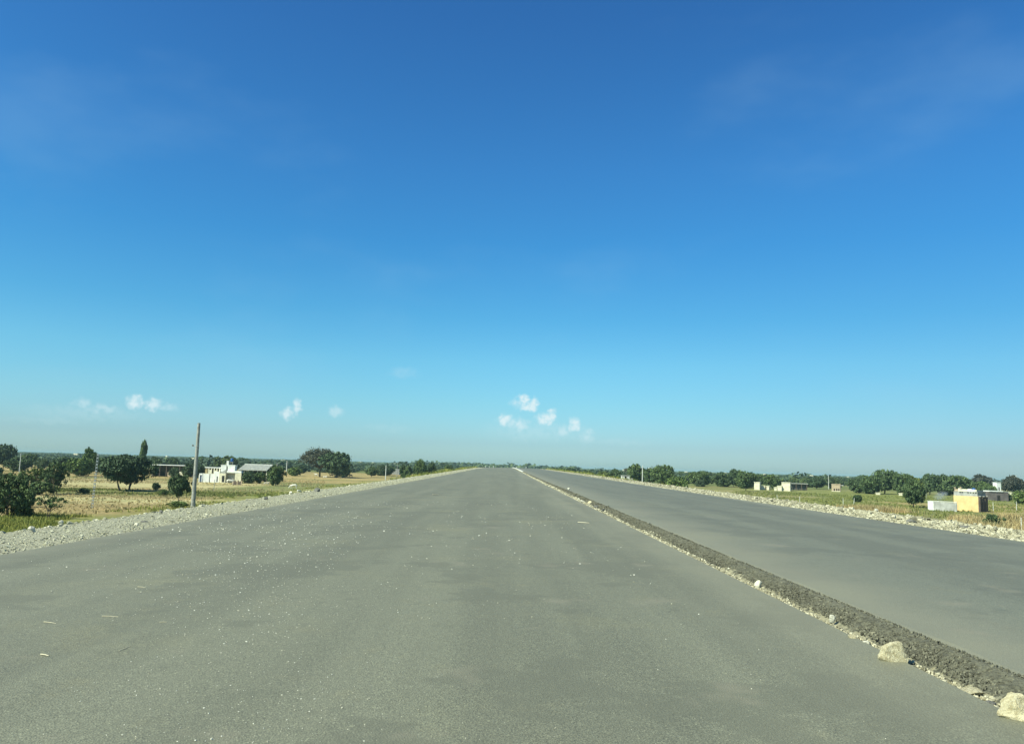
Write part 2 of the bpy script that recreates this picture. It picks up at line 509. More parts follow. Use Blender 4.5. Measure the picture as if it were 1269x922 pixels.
geo = lambda a, b, n: list(np.geomspace(a, b, n))
xs = np.array([-v for v in geo(204, 9000, 40)][::-1] + list(np.arange(-200, 201, 1.6)) + geo(204, 9000, 40))
ys = np.array([-400, -250, -150, -90, -60] + list(np.arange(-40, 262, 1.6)) + geo(266, 9200, 72))
tag(obj('ground', grid_mesh('ground', xs, ys, gz, GROUND, land_cover)), kind='structure')

RY = np.array(list(np.arange(-60, 40, 1.0)) + list(np.arange(40, 400, 4.0)) + list(np.arange(400, 900, 20)))


def strip(name, prof, mt, ys=RY, dz=0.0, smooth=False, jit=0):
    prof = np.array(prof, float)
    V = []
    for i, y in enumerate(ys):
        p = prof.copy()
        if jit:
            j = (fbm(np.array([y * .9]), np.array([jit * 7.0]), 3)[0] - .5) * .16 + (fbm(np.array([y * 5.0]), np.array([jit * 3.0]), 2)[0] - .5) * .05
            if jit > 0: p[0, 0] += j + .05; p[1, 0] += j + .05
            else: p[-1, 0] += j; p[-2, 0] += j
        V.append(np.stack([p[:, 0], np.full(len(p), y), p[:, 1] + rz(y) + dz], 1))
    V = np.concatenate(V); k = len(prof); n = len(ys)
    i = np.arange(k - 1)[None, :] + np.arange(n - 1)[:, None] * k
    Fq = np.stack([i, i + 1, i + k + 1, i + k], -1).reshape(-1, 4)
    return obj(name, mesh_np(name, V, Fq, (mt,), smooth))


XL, XR = -8.50, 3.44           # left carriageway
XA, XB = 3.96, 14.2            # right carriageway
ZT = 0.125
lz = lambda x: 0.018 * x
tag(strip('embankment', [(-19.5, -3.9), (-11.6, -.34), (XL, lz(XL) - .05), (XR, -.03), (XA, .05), (XB, -.10), (17.5, -.20), (24, -3.6)], EMBANK, dz=-.015), kind='structure')
LY = np.array(list(np.arange(-60, 45, .35)) + list(np.arange(45, 400, 3.0)) + list(np.arange(400, 900, 20)))
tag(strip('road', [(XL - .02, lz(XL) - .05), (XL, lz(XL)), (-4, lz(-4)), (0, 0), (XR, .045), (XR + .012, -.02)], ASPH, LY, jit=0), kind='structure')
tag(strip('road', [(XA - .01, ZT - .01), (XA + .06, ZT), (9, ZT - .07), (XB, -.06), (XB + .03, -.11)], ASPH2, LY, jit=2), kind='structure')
tag(strip('gravel_shoulder', [(-11.75, -.33), (-11.3, -.26), (-10, -.205), (XL - .01, lz(XL) - .012)], GRAVEL), kind='structure')
tag(strip('gravel_shoulder', [(XB + .02, -.085), (15.6, -.11), (17.1, -.12), (17.7, -.24)], GRAVEL), kind='structure')


# broken edge of the higher carriageway: dense displaced slope near the camera, coarser far off
def broken_edge(y0, y1, dy, dx, name):
    xs = np.arange(XR + .012, XA + .24, dx); ys = np.arange(y0, y1, dy)
    def zf(X, Y):
        t = (X - XR) / (XA - XR)
        edge = (fbm(Y * 1.3, X * 0 + 3, 3) - .5) * .22
        s = np.clip((t + edge - .16) / .72, 0, 1)
        base = -.012 + s * (ZT + .006)
        n = fbm(X * 16 + 3, Y * 16, 3) - .5; n2 = fbm(X * 45, Y * 45 + 8, 2) - .5
        return base - .003 * (t > 1) + rz(Y) + (n * .045 + n2 * .026) * np.clip(np.sin(np.pi * np.clip(t, 0, 1)) * 1.6, 0, 1) * np.clip(s * 3, .2, 1)
    def dust(X, Y):       # pale sand washed against the foot of the slope
        t = (X - XR) / (XA - XR)
        k = np.clip((.38 + (fbm(Y * .9 + 5, Y * 0, 3) - .5) * .45 + (fbm(X * 20, Y * 20, 3) - .5) * .5 - t) / .10, 0, 1)
        u = np.clip((t + (fbm(X * 9, Y * 3, 3) - .5) * .5 - .80) / .25, 0, 1)
        return np.stack([k, u, k * 0], -1)
    return grid_mesh(name, xs, ys, zf, RAWASPH, dust)


tag(obj('broken_road_edge', broken_edge(-2, 26, .016, .014, 'broken_road_edge')), kind='structure')
tag(obj('broken_road_edge', broken_edge(25.99, 400, .2, .06, 'broken_road_edge')), kind='structure')

# ------------------------------------------------------------------ stones
_cube = np.array([(-1, -1, -1), (1, -1, -1), (1, 1, -1), (-1, 1, -1), (-1, -1, 1), (1, -1, 1), (1, 1, 1), (-1, 1, 1)], float)
_cf = np.array([(0, 3, 2, 1), (4, 5, 6, 7), (0, 1, 5, 4), (1, 2, 6, 5), (2, 3, 7, 6), (3, 0, 4, 7)])


def stones(name, P, size, mt, flat=.65):
    """P (n,3) positions, size (n,) half extents: every stone an uneven block"""
    n = len(P)
    V = _cube[None] * (1 + (rng.random((n, 8, 3)) - .5) * .95) * .62
    V[:, 4:, :2] *= rng.uniform(.45, .95, (n, 1, 1))
    V *= rng.uniform(.6, 1.35, (n, 1, 3))
    V[:, :, 2] *= flat
    a = rng.random(n) * 6.283; ti = rng.normal(0, .35, n)
    ca, sa = np.cos(a)[:, None], np.sin(a)[:, None]
    ct, st = np.cos(ti)[:, None], np.sin(ti)[:, None]
    x, y, z = V[..., 0], V[..., 1], V[..., 2]
    y, z = y * ct - z * st, y * st + z * ct
    x, y = x * ca - y * sa, x * sa + y * ca
    V = np.stack([x, y, z], -1) * size[:, None, None] + P[:, None, :]
    Fq = (_cf[None] + (np.arange(n) * 8)[:, None, None]).reshape(-1, 4)
    return obj(name, mesh_np(name, V.reshape(-1, 3), Fq, (mt,)))


def scatter(n, x0, x1, ys, zf, smin, smax, power=2.0):
    X = rng.uniform(x0, x1, n); Y = ys
    s = smin + (smax - smin) * rng.random(n) ** power
    Z = zf(X) + rz(Y) + s * .15
    return np.stack([X, Y, Z], 1), s


def lsh(x): return np.interp(x, [-12.6, -11.75, -11.3, -10, XL], [-.70, -.33, -.26, -.205, lz(XL)])
def rsh(x): return np.interp(x, [XB, 15.6, 17.1, 17.7, 18.4], [-.085, -.11, -.12, -.24, -.55])


def ydist(n, a, b, p):            # more of them nearer
    return a + (b - a) * rng.random(n) ** p


P1, s1 = scatter(42000, -12.1, XL - .02, ydist(42000, 6, 90, 1.25), lsh, .011, .033, 3)
P2, s2 = scatter(15000, -12.1, XL - .05, ydist(15000, 60, 340, 1.2), lsh, .026, .07, 2.4)
P3, s3 = scatter(2600, -12.3, -11.2, ydist(2600, 8, 340, 1.2), lsh, .05, .13, 3)
P4, s4 = scatter(900, -11.5, XL - .1, ydist(900, 8, 200, 1.2), lsh, .035, .08, 2)
tag(stones('gravel', np.concatenate([P1, P2, P3, P4]), np.concatenate([s1, s2, s3, s4]), PEB, .45),
    'loose crushed pale stone spread along the left road shoulder', 'gravel', kind='stuff')
P1, s1 = scatter(40000, XB + .03, 18.0, ydist(40000, 14, 110, 1.2), rsh, .025, .092, 2.4)
P2, s2 = scatter(9000, XB + .05, 17.9, ydist(9000, 90, 330, 1.0), rsh, .04, .09, 2)
P3, s3 = scatter(1500, 15.4, 17.9, ydist(1500, 14, 200, 1.4), rsh, .07, .13, 2)
P1[:, 2] += np.clip(1 - np.abs(P1[:, 0] - 16.5) / 1.3, 0, 1) * .10 * rng.random(len(P1))
P3[:, 2] += .10 * rng.random(len(P3))
tag(stones('rubble', np.concatenate([P1, P2, P3]), np.concatenate([s1, s2, s3]), ROCKW, .8),
    'coarse whitish broken rock heaped along the right road shoulder', 'rubble', kind='stuff')


def bez(x): return np.interp(x, [XR, XR + .1, XA], [0.0, .01, ZT])


n = 26000
Y = ydist(n, 3.5, 60, 1.5)
Pc, sc = scatter(n, XR + .15, XA + .015, Y, bez, .006, .0145, 1.5)
Pc[:, 0] = XR + .17 + (XA - XR - .10) * rng.beta(1.3, 1.7, n)
Pc[:, 2] = bez(Pc[:, 0]) + rz(Y) + .002
sc *= np.clip(Y / 14, 1, 3) * np.where(rng.random(n) < .06, 1.7, 1)
Pc[:, 0] = np.minimum(Pc[:, 0], XA + .02)
Y2 = ydist(5000, 50, 340, 1.3)
Pd, sdd = scatter(5000, XR + .22, XA, Y2, bez, .02, .05, 1.5)
tag(stones('asphalt_rubble', np.concatenate([Pc, Pd]), np.concatenate([sc, sdd]), CHUNK, .9),
    'dark crumbled asphalt lumps on the broken edge of the right carriageway', 'rubble', kind='stuff')
n = 15000
Y = ydist(n, 4, 330, 1.8)
m_ = vnoise(Y * .45, Y * 0 + 4.4)
wd_ = .09 + .20 * m_
X = XR + .015 + rng.random(n) * wd_
s = (.006 + .020 * rng.random(n) ** 2.5) * np.clip(Y / 14, 1, 5)
Z = bez(X) + rz(Y) + s * .2
tag(stones('median_gravel', np.stack([X, Y, Z], 1), s, ROCKW, .7), 'thin line of pale stone chips between the two carriageways', 'gravel', kind='stuff')

# pale chips littering the left half of the near carriageway
n = 8500
Y = ydist(n, 3.6, 36, 1.6)
X = rng.normal(-.30, .10, n) * Y * 1.0
X2 = rng.uniform(-7.5, 2.5, n)
X = np.where(rng.random(n) < .72, X, X2)
keep = (X > -8) & (X < 3.2) & (vnoise(X * .9, Y * .5) > .33)
X, Y = X[keep], Y[keep]
s = (.003 + .008 * rng.random(len(X)) ** 5) * np.clip(Y / 9, .7, 2.2)
Z = np.where(X < 0, lz(X), .013 * X) + rz(Y) + s * .3
tag(stones('road_chips', np.stack([X, Y, Z], 1), s, SPECK, .6), 'pale stone chips scattered over the near carriageway', 'gravel', kind='stuff')


def onroad(px, py, z=0.0):
    d = ray(px, py)
    t = (z - H) / d.z
    for _ in range(6):
        t = (z + float(rz(d.y * t)) - H) / d.z
    return EYE + d * t


def rock(name, loc, size, mt, label, cat='rock', seed=0, group=None, flat=.7, sub=3, rzv=0.0, taper=0.0):
    sub = 4 if taper else sub
    bm = bmesh.new()
    bmesh.ops.create_icosphere(bm, subdivisions=sub, radius=1)
    r = random.Random(seed)
    planes = [(Vector((r.gauss(0, 1), r.gauss(0, 1), r.gauss(0, .8))).normalized(), r.uniform(.45, .82)) for _ in range(9)]
    if taper: planes.append((Vector((-.12, -.05, 1)).normalized(), .66))
    for v in bm.verts:
        p = v.co.copy()
        for nn, dd in planes:
            k = p.dot(nn)
            if k > dd: p -= nn * (k - dd)
        if taper:
            k = 1 - taper * max(p.z + .3, 0)
            p.x = p.x * k + .10 * p.z; p.y *= k
            if p.x > .42 and p.z > -.1: p.z -= (p.x - .42) * 1.1
        q = p * 3.1
        p *= 1 + (math.sin(q.x * 2.3 + seed) * math.cos(q.y * 2.9) + math.sin(q.z * 3.7 + q.x)) * .05 + r.uniform(-.022, .022)
        v.co = Vector((p.x, p.y, p.z * flat))
    o = bm_obj(name, bm, mt)
    o.scale = (size[0], size[1], size[2])
    o.location = loc
    o.rotation_euler = (0, 0, rzv)
    return tag(o, label, cat, group)


def rock_at(px, py, wpx, hpx, mt, label, seed, z=.0, flat=1.0, **k):
    p = onroad(px, py, z)
    s = p.y / 1000 * 1.02
    return rock('rock', p + Vector((0, 0, hpx * s * .33)), (wpx * s * .56, wpx * s * .45, hpx * s * .70), mt, label, seed=seed, flat=flat, **k)


rock_at(1108, 820, 33, 28, STONE_L, 'large pale boulder with a flat top on the pavement edge, in the lower right', 3, .03, taper=.36)
rock_at(1264, 892, 46, 36, STONE_L, 'largest pale boulder, cut by the right picture edge beside the broken asphalt', 14, .03, taper=.25)
rock_at(1057, 793, 13, 8, STONE_L, 'small cream stone just up the road from the flat topped boulder', 5, .02)
rock_at(1075, 800, 12, 6, STONE_W, 'low cream stone touching the left side of the flat topped boulder', 15, .01)
rock_at(1205, 861, 42, 8, STONE_L, 'long low slab of pale stone between the two big boulders', 6, .0)
rock_at(1226, 876, 22, 10, STONE_D, 'small brown stone wedged just before the largest boulder', 26, .0)
rock_at(1031, 769, 8, 7, STONE_W, 'small pale stone lodged high in the dark broken asphalt edge', 36, .05)
rock_at(940, 727, 9, 8, STONE_W, 'round white stone on the median line halfway down the road', 7, .03)
rock_at(904, 706, 4, 3, STONE_W, 'tiny white stone beyond the round white stone on the median', 8, .03)
rock_at(747, 633, 4.5, 3, STONE_D, 'nearest of the far cluster of stones on the median line', 9, .06)
rock_at(739, 629, 6.5, 3, STONE_D, 'dark stone second nearest in the far cluster on the median', 10, .06)
rock_at(731, 624, 7, 3.4, STONE_L, 'tan stone in the middle of the far cluster on the median', 11, .06)
rock_at(721, 622, 5, 2.4, STONE_W, 'whitish flat stone behind the tan one on the median', 12, .05)
rock_at(717, 619, 3, 2, STONE_W, 'farthest small stone of the far median cluster', 13, .05)
rock_at(705, 606, 3.4, 1.8, STONE_W, 'lone pale stone lying on the right carriageway edge', 16, .13)
for (px, py, wp, hp, mt_, lb, sd_) in [
        (10 + 30, 658, 10, 6, STONE_W, 'pale rock on the shoulder at the far left beside the green verge', 20),
        (75, 649, 6, 5, STONE_W, 'small white rock at the outer rim of the left shoulder', 21),
        (179, 648, 8, 4, STONE_D, 'darker flat rock in the left shoulder gravel', 22),
        (169, 653, 6, 5, STONE_W, 'pale rock beside the darker flat rock on the left shoulder', 23),
        (199, 636, 5, 4, STONE_D, 'dark rock on the gravel rim left of the concrete pole', 24),
        (329, 619, 5, 4, STONE_D, 'dark rock in the gravel right of the concrete pole', 25),
        (393, 609, 7, 5, STONE_D, 'dark rock pile on the shoulder below the spreading tree', 27),
        (68, 671, 5, 4, STONE_W, 'pale cobble midway across the left shoulder gravel', 28)]:
    rock_at(px, py, wp, hp, mt_, lb, sd_, -.22)
for (px, py, wp, hp, lb, sd_) in [(1128, 648, 12, 6, 'dark grey rock at the asphalt edge in the right shoulder rubble', 30), (1196, 655, 12, 5, 'second dark rock in the right shoulder rubble, before the yellow hut', 31)]:
    rock_at(px, py, wp, hp, STONE_D, lb, sd_, -.10)
rock_at(1086, 633, 7, 3, STONE_W, 'flat white rock on top of the right shoulder rubble', 32, -.05)

STRAW = mat('dry_straw', (.50, .45, .31), .9, .1, 8)


def twig(px, py, dxp, dyp, label, th=.004):
    p = onroad(px, py, -.02); q = onroad(px + dxp, py + dyp, -.02)
    z = Vector((0, 0, float(lz(p.x)) + .022 + th))
    mid = (p + q) / 2 + Vector((.004, .004, .001))
    bm = bmesh.new()
    tube(bm, [Vector((0, 0, 0)), mid - p, q - p], [th, th * .9, th * .5], 5)
    o = bm_obj('twig', bm, STRAW)
    o.location = p + z
    return tag(o, label, 'twig', 'dry twigs and stalks on the near carriageway')


twig(127, 757, 20, 1, 'long pale stalk lying across the left lane')
twig(55, 763, 15, 2, 'pale stalk nearest the left picture edge, farther one')
twig(51, 804, 10, 2, 'whitish stick with chips around it near the left picture edge', .006)
twig(171, 721, 10, 1, 'short pale stalk farthest up the left lane')
twig(198, 766, 9, 0, 'short pale stalk right of the long one')
twig(148, 801, 14, -6, 'dark thin stalk slanting on the left lane', .003)
twig(716, 650, 14, 1, 'bright white stick on the carriageway near the median', .012)
twig(536, 612, 8, 0, 'white stick far up the left carriageway', .02)

# pale kerb where the broken edge has been finished, running to the crest
kb = strip('kerb', [(XR + .12, -.05), (XR + .14, .21), (XR + .42, .22), (XR + .44, .05)], PALEC, np.arange(165, 420, 5.0))
tag(kb, 'pale finished concrete kerb on the median close to the crest', 'kerb')

# ------------------------------------------------------------------ trees
def crown_mesh(name, seed, nclump, per, leaf, zlo, shape='round', fill=.5, flat=.8, clump=(.13, .27)):
    g = np.random.default_rng(seed)
    C = []
    while len(C) < nclump:
        p = g.normal(0, 1, 3); p /= np.linalg.norm(p)
        r = g.random() ** (.33 if shape != 'umbrella' else .22)
        r = .25 + .75 * r
        x, y, z = p * r * .82
        if shape == 'umbrella':
            z = abs(z) * .9 - .1 + g.normal(0, .04)
            zz = zlo + (1 - zlo) * (z * .5 + .52 + .0)
            if zz < zlo + .15 * (1 - zlo) and g.random() < .5: continue
        elif shape == 'column':
            zz = zlo + (1 - zlo) * g.random()
            tt = (zz - zlo) / (1 - zlo); k = min(1, 3.2 * (1 - tt) + .45) * min(1, 2 * tt + .5)
            x *= k; y *= k
        else:
            zz = zlo + (1 - zlo) * (z * .5 / .82 * .92 + .5)
            if shape == 'bush' and z < 0: x *= 1.05; y *= 1.05
        lump = 1 + .22 * math.sin(3.1 * math.atan2(y, x) + seed) + .12 * math.sin(5.3 * math.atan2(y, x) + 2 * seed + 4 * z)
        C.append((x * lump, y * lump, zz + g.normal(0, .025)))
    C = np.array(C)
    cr_ = g.uniform(*clump, nclump)
    n = nclump * per
    ci = np.repeat(np.arange(nclump), per)
    d = g.normal(0, 1, (n, 3)); d /= np.linalg.norm(d, axis=1)[:, None]
    rr = g.random(n) ** fill
    off = d * (rr * cr_[ci])[:, None]
    off[:, 2] *= flat * (1 - zlo) * .8
    P = C[ci] + off
    nrm = d * .7 + g.normal(0, .6, (n, 3)) + np.array((0, 0, .45)); nrm /= np.linalg.norm(nrm, axis=1)[:, None]
    a = np.cross(nrm, g.normal(0, 1, (n, 3))); a /= np.linalg.norm(a, axis=1)[:, None]
    b = np.cross(nrm, a)
    s = (leaf * g.uniform(.6, 1.4, n))[:, None]
    V = np.stack([P - a * s - b * s * .3, P + b * s * .6 - a * s * .1, P + a * s + b * s * .2, P - b * s * .7 + a * s * .1], 1)
    V[..., 2] = np.maximum(V[..., 2], .01)
    Fq = np.arange(n * 4).reshape(-1, 4)
    return mesh_np(name, V.reshape(-1, 3), Fq, (LEAF_D,)), C


def trunk_bm(C, kind, seed, thick=.045):
    r = random.Random(seed)
    bm = bmesh.new()
    stems = {'multi': 4, 'round': 1, 'umbrella': 2, 'young': 2, 'bush': 3, 'column': 1}[kind]
    top = {'multi': .5, 'round': .45, 'umbrella': .5, 'young': .55, 'bush': .4, 'column': .8}[kind]
    idx = list(range(len(C))); r.shuffle(idx)
    for s in range(stems):
        a = 6.283 * s / stems + r.random()
        sp = .30 if kind == 'multi' else (.12 if stems > 1 else 0)
        base = Vector((math.cos(a) * sp * .55, math.sin(a) * sp * .55, -.03))
        fork = Vector((math.cos(a) * sp, math.sin(a) * sp, top * .55)) + Vector((r.gauss(0, .02), r.gauss(0, .02), 0))
        t = thick / (stems ** .4)
        tube(bm, [base, base.lerp(fork, .5) + Vector((r.gauss(0, .015), r.gauss(0, .015), 0)), fork], [t, t * .85, t * .75], 7)
        for j in idx[s::stems][:7 if kind != 'umbrella' else 12]:
            e = Vector(C[j])
            m = fork.lerp(e, .5) + Vector((0, 0, .04 if kind != 'umbrella' else -.02))
            tube(bm, [fork, m, e], [t * .5, t * .32, t * .10], 5, False)
    me = bpy.data.meshes.new('trunk')
    bmesh.ops.recalc_face_normals(bm, faces=bm.faces[:])
    bm.to_mesh(me); bm.free()
    me.materials.append(BARK)
    return me


PROTO = {}
def mk(key, seed, kind, *a, **k):
    c, C = crown_mesh('crown', seed, *a, **k)
    PROTO[key] = (trunk_bm(C, kind, seed), c)


mk('multi', 11, 'multi', 260, 48, .032, .20, 'round', clump=(.10, .24))
mk('lolly', 71, 'round', 95, 65, .050, .30, 'round')
mk('multi2', 12, 'multi', 110, 70, .044, .14, 'round')
mk('round', 21, 'round', 110, 60, .050, .14, 'round')
mk('round2', 22, 'round', 95, 60, .052, .12, 'round')
mk('round3', 23, 'round', 90, 60, .054, .06, 'round')
mk('bush', 31, 'bush', 100, 55, .056, .0, 'bush')
mk('bigbush', 33, 'bush', 200, 55, .030, .03, 'bush', clump=(.07, .19))
mk('airy', 34, 'multi', 130, 50, .034, .16, 'round', clump=(.07, .17))
mk('bush2', 32, 'bush', 70, 55, .062, .0, 'bush')
mk('umbrella', 41, 'umbrella', 170, 48, .026, .10, 'umbrella', fill=.8)
mk('young', 51, 'young', 26, 34, .05, .42, 'round')
mk('column', 61, 'column', 80, 50, .11, .10, 'column')

def merged(key):
    """trunk and crown as one mesh for trees too far to show their parts"""
    t, c = PROTO[key]
    bm = bmesh.new(); bm.from_mesh(t)
    for f in bm.faces: f.material_index = 0
    n0 = len(bm.faces)
    bm.from_mesh(c)
    bm.faces.ensure_lookup_table()
    for f in bm.faces[n0:]: f.material_index = 1
    me = bpy.data.meshes.new('far_tree')
    bm.to_mesh(me); bm.free()
    me.materials.append(BARK); me.materials.append(LEAF_F)
    return me


OCC = []
def tree(x, yb, yt, hw, key, leaf, label, cat='tree', name=None, Y=None, group=None, trunk=True):
    if Y is None: p = at(x, yb)
    else:
        p = on(x, yb, Y); p.z = float(gz(p.x, p.y))
    top = on(x, yt, p.y)
    h = max(top.z - p.z, .3)
    r = hw * p.y / 1000 * 1.03
    o = empty(name or ('shrub' if cat in ('shrub', 'bush') else 'tree'), p, R.uniform(0, 6.28), (r, r, h))
    tag(o, label, cat, group)
    t, c = PROTO[key]
    if trunk: obj('trunk', t, o)
    c_ = obj('crown' if trunk else 'foliage', c, o)
    c_.material_slots[0].link = 'OBJECT'; c_.material_slots[0].material = leaf
    OCC.append((p.x, p.y, r))
    return o


D_, M_, Y_, B_ = LEAF_D, LEAF_M, LEAF_Y, LEAF_B
TL = [
    (10, 641, 584, 29, 'bigbush', D_, 'dense dark bushy tree cut by the left picture edge', 'tree', None),
    (4, 580, 550, 12, 'round', D_, 'tall dark tree rising above the skyline at the far left edge', 'tree', None),
    (22, 584, 566, 14, 'bush', D_, 'low dark tree right of the tall one at the far left edge', 'tree', None),
    (-22, 600, 575, 22, 'bush', D_, 'leafy tree just outside the left picture edge', 'tree', None),
    (66, 612, 571, 17, 'airy', D_, 'dark airy tree behind the bright green bush on the left', 'tree', None),
    (42, 606, 578, 15, 'airy', Y_, 'light green tree leaning over dark shrubs at the left', 'tree', None),
    (50, 613, 597, 16, 'bush2', D_, 'dark low shrub under the airy tree on the left', 'shrub', None),
    (34, 628, 606, 10, 'bush2', D_, 'dark shrub hugging the right flank of the left edge tree', 'shrub', None),
    (30, 641, 625, 10, 'bush2', M_, 'green shrub at the foot of the left edge tree', 'shrub', None),
    (60, 643, 613, 17, 'young', M_, 'sparse young tree with two thin stems near the left shoulder', 'tree', None),
    (154, 608, 562, 33, 'multi', D_, 'broad dark tree on several stems left of the pole', 'tree', None),
    (108, 590, 555, 10, 'round2', M_, 'taller pale green tree poking over the belt left of the lattice pole', 'tree', None),
    (98, 590, 566, 17, 'round3', M_, 'rounded green tree at the field edge left of the lattice pole', 'tree', None),
    (120, 588, 567, 14, 'round', D_, 'green tree right behind the lattice pole', 'tree', None),
    (78, 585, 566, 14, 'round2', D_, 'dark tree behind the airy one in the left belt', 'tree', None),
    (176, 573, 550, 4.6, 'column', D_, 'slim columnar tree standing over the skyline on the left', 'tree', 210),
    (190, 584, 566, 9, 'round2', D_, 'dark tree below the slim columnar tree', 'tree', None),
    (104, 612, 605, 8, 'bush2', D_, 'low dark scrub bush in the green strip by the lattice pole', 'shrub', None),
    (193, 607, 598, 5, 'bush', D_, 'little dark bush between the broad tree and the small round tree', 'shrub', None),
    (202, 614, 606, 6, 'bush2', M_, 'low bush to the left of the small round tree', 'shrub', None),
    (221, 626, 588, 14, 'lolly', D_, 'small round headed tree just left of the concrete pole', 'tree', None),
    (221, 629, 621, 12, 'bush2', M_, 'weedy shrub at the foot of the small round tree', 'shrub', None),
    (216, 591, 579, 6, 'bush', D_, 'small tree before the open left shed', 'tree', 183),
    (233, 591, 574, 9, 'round2', D_, 'tree seen just behind the concrete pole before the shed', 'tree', 188),
    (247, 594, 576, 6, 'bush', D_, 'dark tree between the pole and the white farm gate', 'tree', 186),
    (309, 599, 584, 9, 'bush', D_, 'left one of the trees in front of the long grey roofed shed', 'tree', None),
    (322, 599, 585, 8, 'bush2', D_, 'right one of the trees in front of the long grey roofed shed', 'tree', None),
    (341, 602, 576, 11, 'round3', D_, 'dark tree covering the right end of the long grey roofed shed', 'tree', None),
    (396, 591, 552.5, 27, 'umbrella', B_, 'big brownish spreading thorn tree with cattle in its shade', 'tree', None),
    (417, 592, 560, 20, 'round', D_, 'dense green tree grown together with the brownish thorn tree', 'tree', None),
    (365, 586, 579, 9, 'bush', M_, 'low green bush before the far greyish house left of the thorn tree', 'shrub', 250),
    (460, 591, 578, 8, 'round2', D_, 'dark round tree standing alone right of the thorn tree', 'tree', None),
    (478, 590, 576, 8, 'round', D_, 'second dark round tree right of the thorn tree', 'tree', None),
    (503, 590, 575, 8, 'round3', D_, 'dark tree left of the tallest one beside the left verge', 'tree', 205),
    (521, 588, 569, 9, 'round', M_, 'tallest tree of the clump beside the far left verge', 'tree', 215),
    (534, 586, 573, 8, 'round2', D_, 'tree right of the tallest one beside the far left verge', 'tree', 225),
    (557, 583, 576, 8, 'bush', D_, 'low dark tree close to the far end of the left verge', 'tree', 260),
    (762, 595, 581, 9, 'round2', D_, 'dark round tree just left of the small roadside hut', 'tree', 270),
    (746, 592, 584, 9, 'bush', Y_, 'yellow green bush left of the small roadside hut', 'shrub', 255),
    (728, 590, 583, 9, 'bush2', Y_, 'olive bush farther left of the hut along the right verge', 'shrub', 280),
    (708, 587, 579, 7, 'round3', D_, 'dark tree at the far end of the right verge', 'tree', 330),
    (695, 586, 580, 8, 'bush', M_, 'green tree beyond the far end of the right verge', 'tree', 350),
    (789, 598, 575, 14, 'round', D_, 'tall dark tree right behind the small roadside hut', 'tree', 250),
    (806, 599, 580, 10, 'round2', D_, 'dark tree behind the white pole on the right', 'tree', 240),
    (823, 601, 576, 15, 'round', D_, 'tall dark tree right of the white pole on the right', 'tree', 225),
    (840, 604, 591, 15, 'bush', M_, 'bright green bush right of the white pole, at the verge', 'shrub', 180),
    (866, 602, 583, 14, 'round3', D_, 'dark rounded tree right of the bright green verge bush', 'tree', 250),
    (893, 603, 585, 10, 'round2', D_, 'dark tree in the middle of the right tree line', 'tree', 250),
    (909, 604, 581, 8, 'round', D_, 'taller tree left of the cream walls', 'tree', 255),
    (924, 607, 584, 13, 'round', D_, 'dark tree immediately left of the cream walls', 'tree', 205),
    (957, 606, 588, 12, 'round2', D_, 'dark tree between the two cream buildings', 'tree', None),
    (978, 608, 601, 3.5, 'bush', D_, 'tiny dark bush before the right cream building', 'shrub', None),
    (1012, 606, 590, 12, 'round2', D_, 'tree left of the small tan house', 'tree', None),
    (1062, 622, 613, 6, 'bush', D_, 'small round dark bush beside the leaning white post', 'shrub', None),
    (1062, 611, 592, 12, 'round3', D_, 'dark tree right of the small tan house', 'tree', None),
    (1078, 612, 590, 13, 'bush', D_, 'dark tree at the left foot of the tall grove on the right', 'tree', None),
    (1096, 612, 582, 19, 'round', D_, 'tallest dark tree of the grove left of the yellow hut', 'tree', None),
    (1118, 613, 585, 13, 'round3', D_, 'dark tree in the grove behind the foreground tree', 'tree', None),
    (1132, 629, 594, 14, 'round', D_, 'deep green foreground tree standing left of the grey wall', 'tree', None),
    (1126, 613, 588, 14, 'round2', Y_, 'yellowish green tree behind the deep green foreground tree', 'tree', None),
    (1152, 613, 587, 14, 'round', D_, 'dark tree behind the grey boundary wall and smoke', 'tree', None),
    (1177, 614, 587, 18, 'round3', D_, 'broad green tree right behind the yellow hut', 'tree', None),
    (1216, 608, 588, 14, 'round2', B_, 'brownish tree on the skyline behind the yellow hut', 'tree', None),
    (1226, 614, 603, 9, 'bush', D_, 'green bush at the right corner of the yellow hut', 'shrub', None),
    (1257, 613, 589, 14, 'round', B_, 'brownish dark tree behind the pole at the right picture edge', 'tree', None),
    (1237, 619, 612, 5, 'bush2', D_, 'small bush before the grey shed at the right', 'shrub', None),
    (1248, 621, 611, 7, 'bush', D_, 'green bush in front of the grey shed, left of the pole at the right edge', 'shrub', None),
    (1268, 625, 608, 12, 'bush', M_, 'green bush cut by the right picture edge', 'shrub', None),
    (1231, 654, 637, 13, 'bush2', D_, 'dark green bush behind the rubble in front of the yellow hut', 'shrub', None),
    (1290, 640, 600, 16, 'round', D_, 'tree just outside the right picture edge', 'tree', None),
]
for (x, yb, yt, hw, key, lf, lab, cat, Yd) in TL:
    tree(x, yb, yt, hw, key, lf, lab, cat, Y=Yd)

